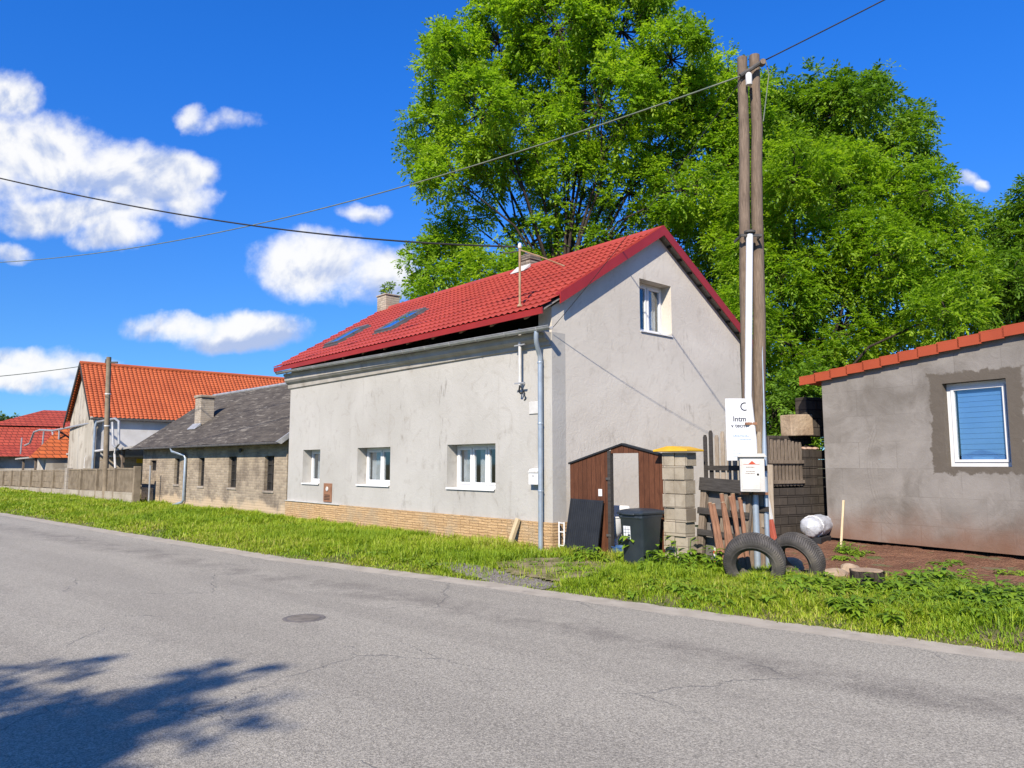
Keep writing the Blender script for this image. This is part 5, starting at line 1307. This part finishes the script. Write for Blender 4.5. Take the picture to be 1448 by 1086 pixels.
make_tree('broadleaf_tree', 'dark green tree at the right edge behind the garage', (18.5, 27.5), 4.5, T4, m_leaf_c, 14, 34, .46, 16, 7, .17, .075, .3, .35)
# undergrowth behind the pole
T5 = BL([(1095, 590, 36, 0), (1125, 560, 38, .3), (1150, 545, 34, .5), (1110, 620, 36, .8), (1080, 560, 30, .6), (1150, 600, 40, 1.2)], 18.2)
make_tree('bush', 'dark leafy bush above the dark picket fence', (6.6, 18.6), 1.2, T5, m_leaf_c, 15, 60, .34, 14, 7, .13, .055, .4, .08)
# distant tree at the far left and the belt behind the houses
T6 = BL([(2, 612, 16, 0), (16, 606, 12, 1), (-18, 608, 18, 0), (10, 625, 16, 1), (-45, 604, 20, 2), (-10, 630, 18, 0)], 85)
make_tree('broadleaf_tree', 'distant dark green tree at the far left edge', (-58, 85), 1.5, T6, m_leaf_d, 16, 14, .9, 14, 5, .5, .25, .2, .3, twigs=False)
# roadside tree behind the viewer that throws the dappled shade on the asphalt
rg_ = random.Random(6); T7 = []
for k in range(26):
    a = rg_.uniform(0, 6.28); rr_ = 3.4 * math.sqrt(rg_.uniform(.02, 1))
    T7.append((-8.3 + rr_ * math.cos(a), -5.6 + rr_ * .66 * math.sin(a), rg_.uniform(5.9, 7.7), rg_.uniform(.7, 1.15)))
make_tree('broadleaf_tree', 'roadside tree whose dappled shade falls on the near asphalt', (-9.4, -6.6), 3.5, T7, m_leaf_a, 17, 14, .42, 11, 7, .17, .085, .35, .28)

# weed on the old chimney
wc = HW(3.35, 11.35, 7.27); w_ = thing('chimney_weed', 'small green weed growing from the old chimney top', 'plant', wc)
rg = np.random.default_rng(4)
for k in range(5): b = MB(); b.tube([(0, 0, -.02), rg.normal(size=3) * .06 + np.array([0, 0, .22])], .008, 4); b.obj('stem', m_weed, w_)
V, F, rn = make_leaves(rg, rg.normal(size=(9, 3)) * .09 + np.array([0, 0, .26]), np.full(9, .12), 7, 5, .10, .05, .3); npmesh('leaves', V, F, m_weed, w_, rn)

# ------------------------------------------------------------------ grass and weeds
def clear(x, y, mrg=.05):
    """True where the verge is open: outside buildings, slab, soil"""
    p = Vector((x, y, 0)); h = p - HO; hx, hy = h.dot(hv), h.dot(hu)
    if -.2 < hy < HL + .1 and hx > -.05 - mrg: return False
    q = p - OB; ox, oy = q.dot(ov), q.dot(ou)
    if oy > -.1 and oy < OL and ox > -.02 - mrg: return False
    if hy < -.2 and hx > (.0 if hy > -2.5 else .9): return False
    k = p - f0; fx, fy = k.dot(fdv), k.dot(Vector((-fdv.y, fdv.x, 0)))
    if fx > -.5 and fy < .0 + .12 and oy > OL - .3:
        if fy < -.12: return False
    gq = p - GO; gx_, gy_ = gq.dot(gdir), gq.dot(Vector((-gdir.y, gdir.x, 0)))
    if gx_ > -.5 and gy_ > -.1: return False
    return True
def grass():
    rg = np.random.default_rng(21); pts = []
    for (t0, t1, dens, sc) in ((-8.5, 9, 3000, .8), (9, 16, 1900, 1.0), (16, 26, 900, 1.45), (26, 42, 380, 2.1), (42, 62, 120, 3.2)):
        n = int((t1 - t0) * 6.2 * dens)
        T = rg.uniform(t0, t1, n); O = rg.uniform(-.03, 6.2, n)
        for t, o in zip(T, O):
            e = edge(t); p = DV * float(t) + NV * float(e + o)
            if o < .22 and rg.uniform() > .25 + o * 3: continue
            if p.x > .72 * p.y + 2.2 or not clear(p.x, p.y): continue
            if inpoly(p.x, p.y, APRON) and rg.uniform() > .10: continue
            if inpoly(p.x, p.y, SOIL) and rg.uniform() > .015: continue
            if inpoly(p.x, p.y, GRAV) and rg.uniform() > .2: continue
            patchy = noise.noise((p.x * .9, p.y * .9, 5)); tuft = noise.noise((p.x * 2.6, p.y * 2.6, 9))
            if patchy < -.30 and rg.uniform() > .35: continue
            hgt = (.095 + .10 * (tuft + .4) + .10 * max(0, patchy)) * min(1, .3 + o * .8)
            pts.append((p.x, p.y, gz(p.x, p.y) - .01, max(.035, hgt * rg.uniform(.6, 1.35)), sc, patchy))
    A = np.array(pts); n = len(A); print('grass blades', n)
    az = rg.uniform(0, 6.283, n); lean = rg.uniform(.25, 1.15, n); h = A[:, 3]; w = .0062 * A[:, 4] * rg.uniform(.7, 1.4, n)
    dx, dy = np.cos(az), np.sin(az); px_, py_ = -dy, dx
    V = np.zeros((n, 6, 3))
    for i, (f, ww) in enumerate(((0, .8), (.55, .9), (1, .08))):
        off = lean * h * f * f; zz = h * f * (1 - .25 * lean * f)
        for s, sg_ in ((0, 1), (1, -1)):
            V[:, i * 2 + s, 0] = A[:, 0] + dx * off + px_ * w * ww * sg_; V[:, i * 2 + s, 1] = A[:, 1] + dy * off + py_ * w * ww * sg_; V[:, i * 2 + s, 2] = A[:, 2] + zz
    base = np.arange(n)[:, None] * 6
    F = np.concatenate([base + np.array([[0, 1, 3, 2]]), base + np.array([[2, 3, 5, 4]])], 0)
    r = np.clip(rg.normal(.42, .2, n) + .15 * A[:, 5], 0, .8); r[rg.uniform(size=n) < .12] = .97
    tag(npmesh('grass', V.reshape(-1, 3), F, m_grass, None, np.concatenate([r, r])), 'bright green uncut grass along the verge', 'grass', kind='stuff')
grass()
def weed_leaves(rg, P, H, nleaf, L, W):
    """low broadleaf rosettes: bent leaves made of four quads"""
    n = len(P) * nleaf; c = np.repeat(P, nleaf, 0); h = np.repeat(H, nleaf)
    az = rg.uniform(0, 6.283, n); f0_ = rg.uniform(.25, 1, n); out = np.stack([np.cos(az), np.sin(az), np.zeros(n)], 1); sd = np.stack([-np.sin(az), np.cos(az), np.zeros(n)], 1)
    l = L * rg.uniform(.6, 1.3, n); w = W * rg.uniform(.7, 1.25, n); z0 = h * f0_
    V = np.zeros((n, 10, 3))
    for i, (f, ww, zz) in enumerate(((0, .08, 0), (.25, .8, .14), (.55, 1.0, .16), (.8, .6, .06), (1.0, .04, -.10))):
        p = c + out * (l * f + .03)[:, None]; p[:, 2] += z0 + l * zz
        V[:, 2 * i] = p + sd * (w * ww * .5)[:, None]; V[:, 2 * i + 1] = p - sd * (w * ww * .5)[:, None]
    base = np.arange(n)[:, None] * 10
    F = np.concatenate([base + np.array([[2 * i, 2 * i + 1, 2 * i + 3, 2 * i + 2]]) for i in range(4)], 0)
    r = np.tile(np.clip(rg.normal(.5, .25, n), 0, 1), 4)
    return V.reshape(-1, 3), F, r
def weeds():
    rg = np.random.default_rng(5); P = []; H = []
    def add(px, py, n, spread, hh):
        for k in range(n):
            g = gr(px + rg.normal() * spread * 40, py + rg.normal() * spread * 6); 
            if g.dot(NV) - edge(g.dot(DV)) < .18: continue
            P.append((g.x, g.y, gz(g.x, g.y))); H.append(hh * .62 * rg.uniform(.4, 1.3))
    for (px, py, n, s, h) in ((900, 824, 30, .8, .12), (960, 835, 60, 1.0, .14), (1030, 845, 60, 1.0, .14), (1090, 850, 60, 1.0, .15), (1150, 850, 90, 1.1, .17), (1170, 845, 30, .5, .16), (1215, 868, 40, 1.0, .12),
                              (1290, 850, 110, 1.0, .22), (1320, 838, 80, .7, .26), (1350, 858, 110, 1.1, .2), (1420, 872, 110, 1.2, .2), (1440, 862, 60, .8, .24), (1500, 880, 60, 1.2, .2),
                              (820, 812, 14, .8, .08), (700, 790, 30, 1.6, .12), (600, 782, 40, 2.0, .12), (500, 768, 30, 2, .12), (840, 797, 16, .5, .1), (790, 800, 10, .4, .1), (1190, 798, 8, .3, .08), (1215, 790, 8, .3, .1), (1340, 803, 10, .3, .08), (1440, 822, 10, .4, .1)):
        add(px, py, n, s, h)
    P_, H_ = np.array(P), np.array(H)
    V, F, r = weed_leaves(rg, P_, H_, 9, .105, .046)
    tag(npmesh('weeds', V, F, m_weed, None, r), 'low broadleaf weeds mixed into the verge grass', 'weeds', kind='stuff')
weeds()
def plant(label, px, py, H, n, L, W, seed, mat=None, name='weed_plant', sp=.16, dy=0):
    g = gr(px, py, .05); rg = np.random.default_rng(seed)
    o = thing(name, label, 'plant', (g.x, g.y + dy, gz(g.x, g.y + dy)))
    P = []; Hh = []
    for k in range(n):
        x, y = rg.normal(size=2) * sp; h = H * rg.uniform(.6, 1.1); tx, ty = x * 1.5, y * 1.5
        b = MB(); b.tube([(x, y, -.03), ((x + tx) / 2, (y + ty) / 2, h * .55), (tx, ty, h)], [.008, .006, .004], 5); b.obj('stem', m_weed, o, smooth='all')
        for q in range(5): f = .25 + .75 * q / 4; P.append((x + (tx - x) * f, y + (ty - y) * f, 0)); Hh.append(h * f)
    P = np.array(P); P[:, 2] = 0; Hh = np.array(Hh)
    V, F, r = weed_leaves(rg, P, Hh, 5, L, W); npmesh('leaves', V, F, mat or m_weed, o, r)
plant('tall broadleaf weed growing between bin and pillar', 945, 798, .55, 9, .20, .10, 1)
plant('big leafy weed at the foot of the blackened pallet', 985, 798, .62, 10, .24, .11, 2)
plant('bushy green weed left of the leaning tyre', 1010, 800, .40, 9, .17, .08, 3)
plant('small leafy weed at the black panel foot', 832, 792, .22, 7, .13, .06, 4, dy=-.25)
plant('leafy green weed behind the right tyre', 1168, 838, .25, 10, .16, .075, 5)
plant('sprawling weed on the soil below the garage window', 1322, 836, .28, 11, .17, .08, 6)
plant('young leafy weed at the foot of the garage corner', 1205, 785, .20, 5, .12, .05, 7)
plant('low leafy weed on the soil at the right edge', 1415, 858, .26, 10, .16, .075, 8)
plant('small weed growing inside the open gate', 872, 782, .35, 6, .13, .06, 9, dy=.2)
plant('tall nettle like weed between pillar foot and leaning logs', 965, 806, .42, 12, .16, .075, 11)
plant('leafy weed clump in front of the leaning logs', 1018, 812, .36, 11, .15, .07, 12)
plant('low bright weed clump at the right of the bin foot', 925, 812, .26, 10, .13, .06, 13)
plant('bright broadleaf clump between the right tyre and stump', 1185, 846, .24, 12, .13, .06, 14)
plant('broad green weed clump in the verge below the stump', 1240, 868, .20, 12, .13, .06, 15)
plant('taller weed clump near the middle of the right verge', 1290, 848, .28, 12, .14, .065, 16)
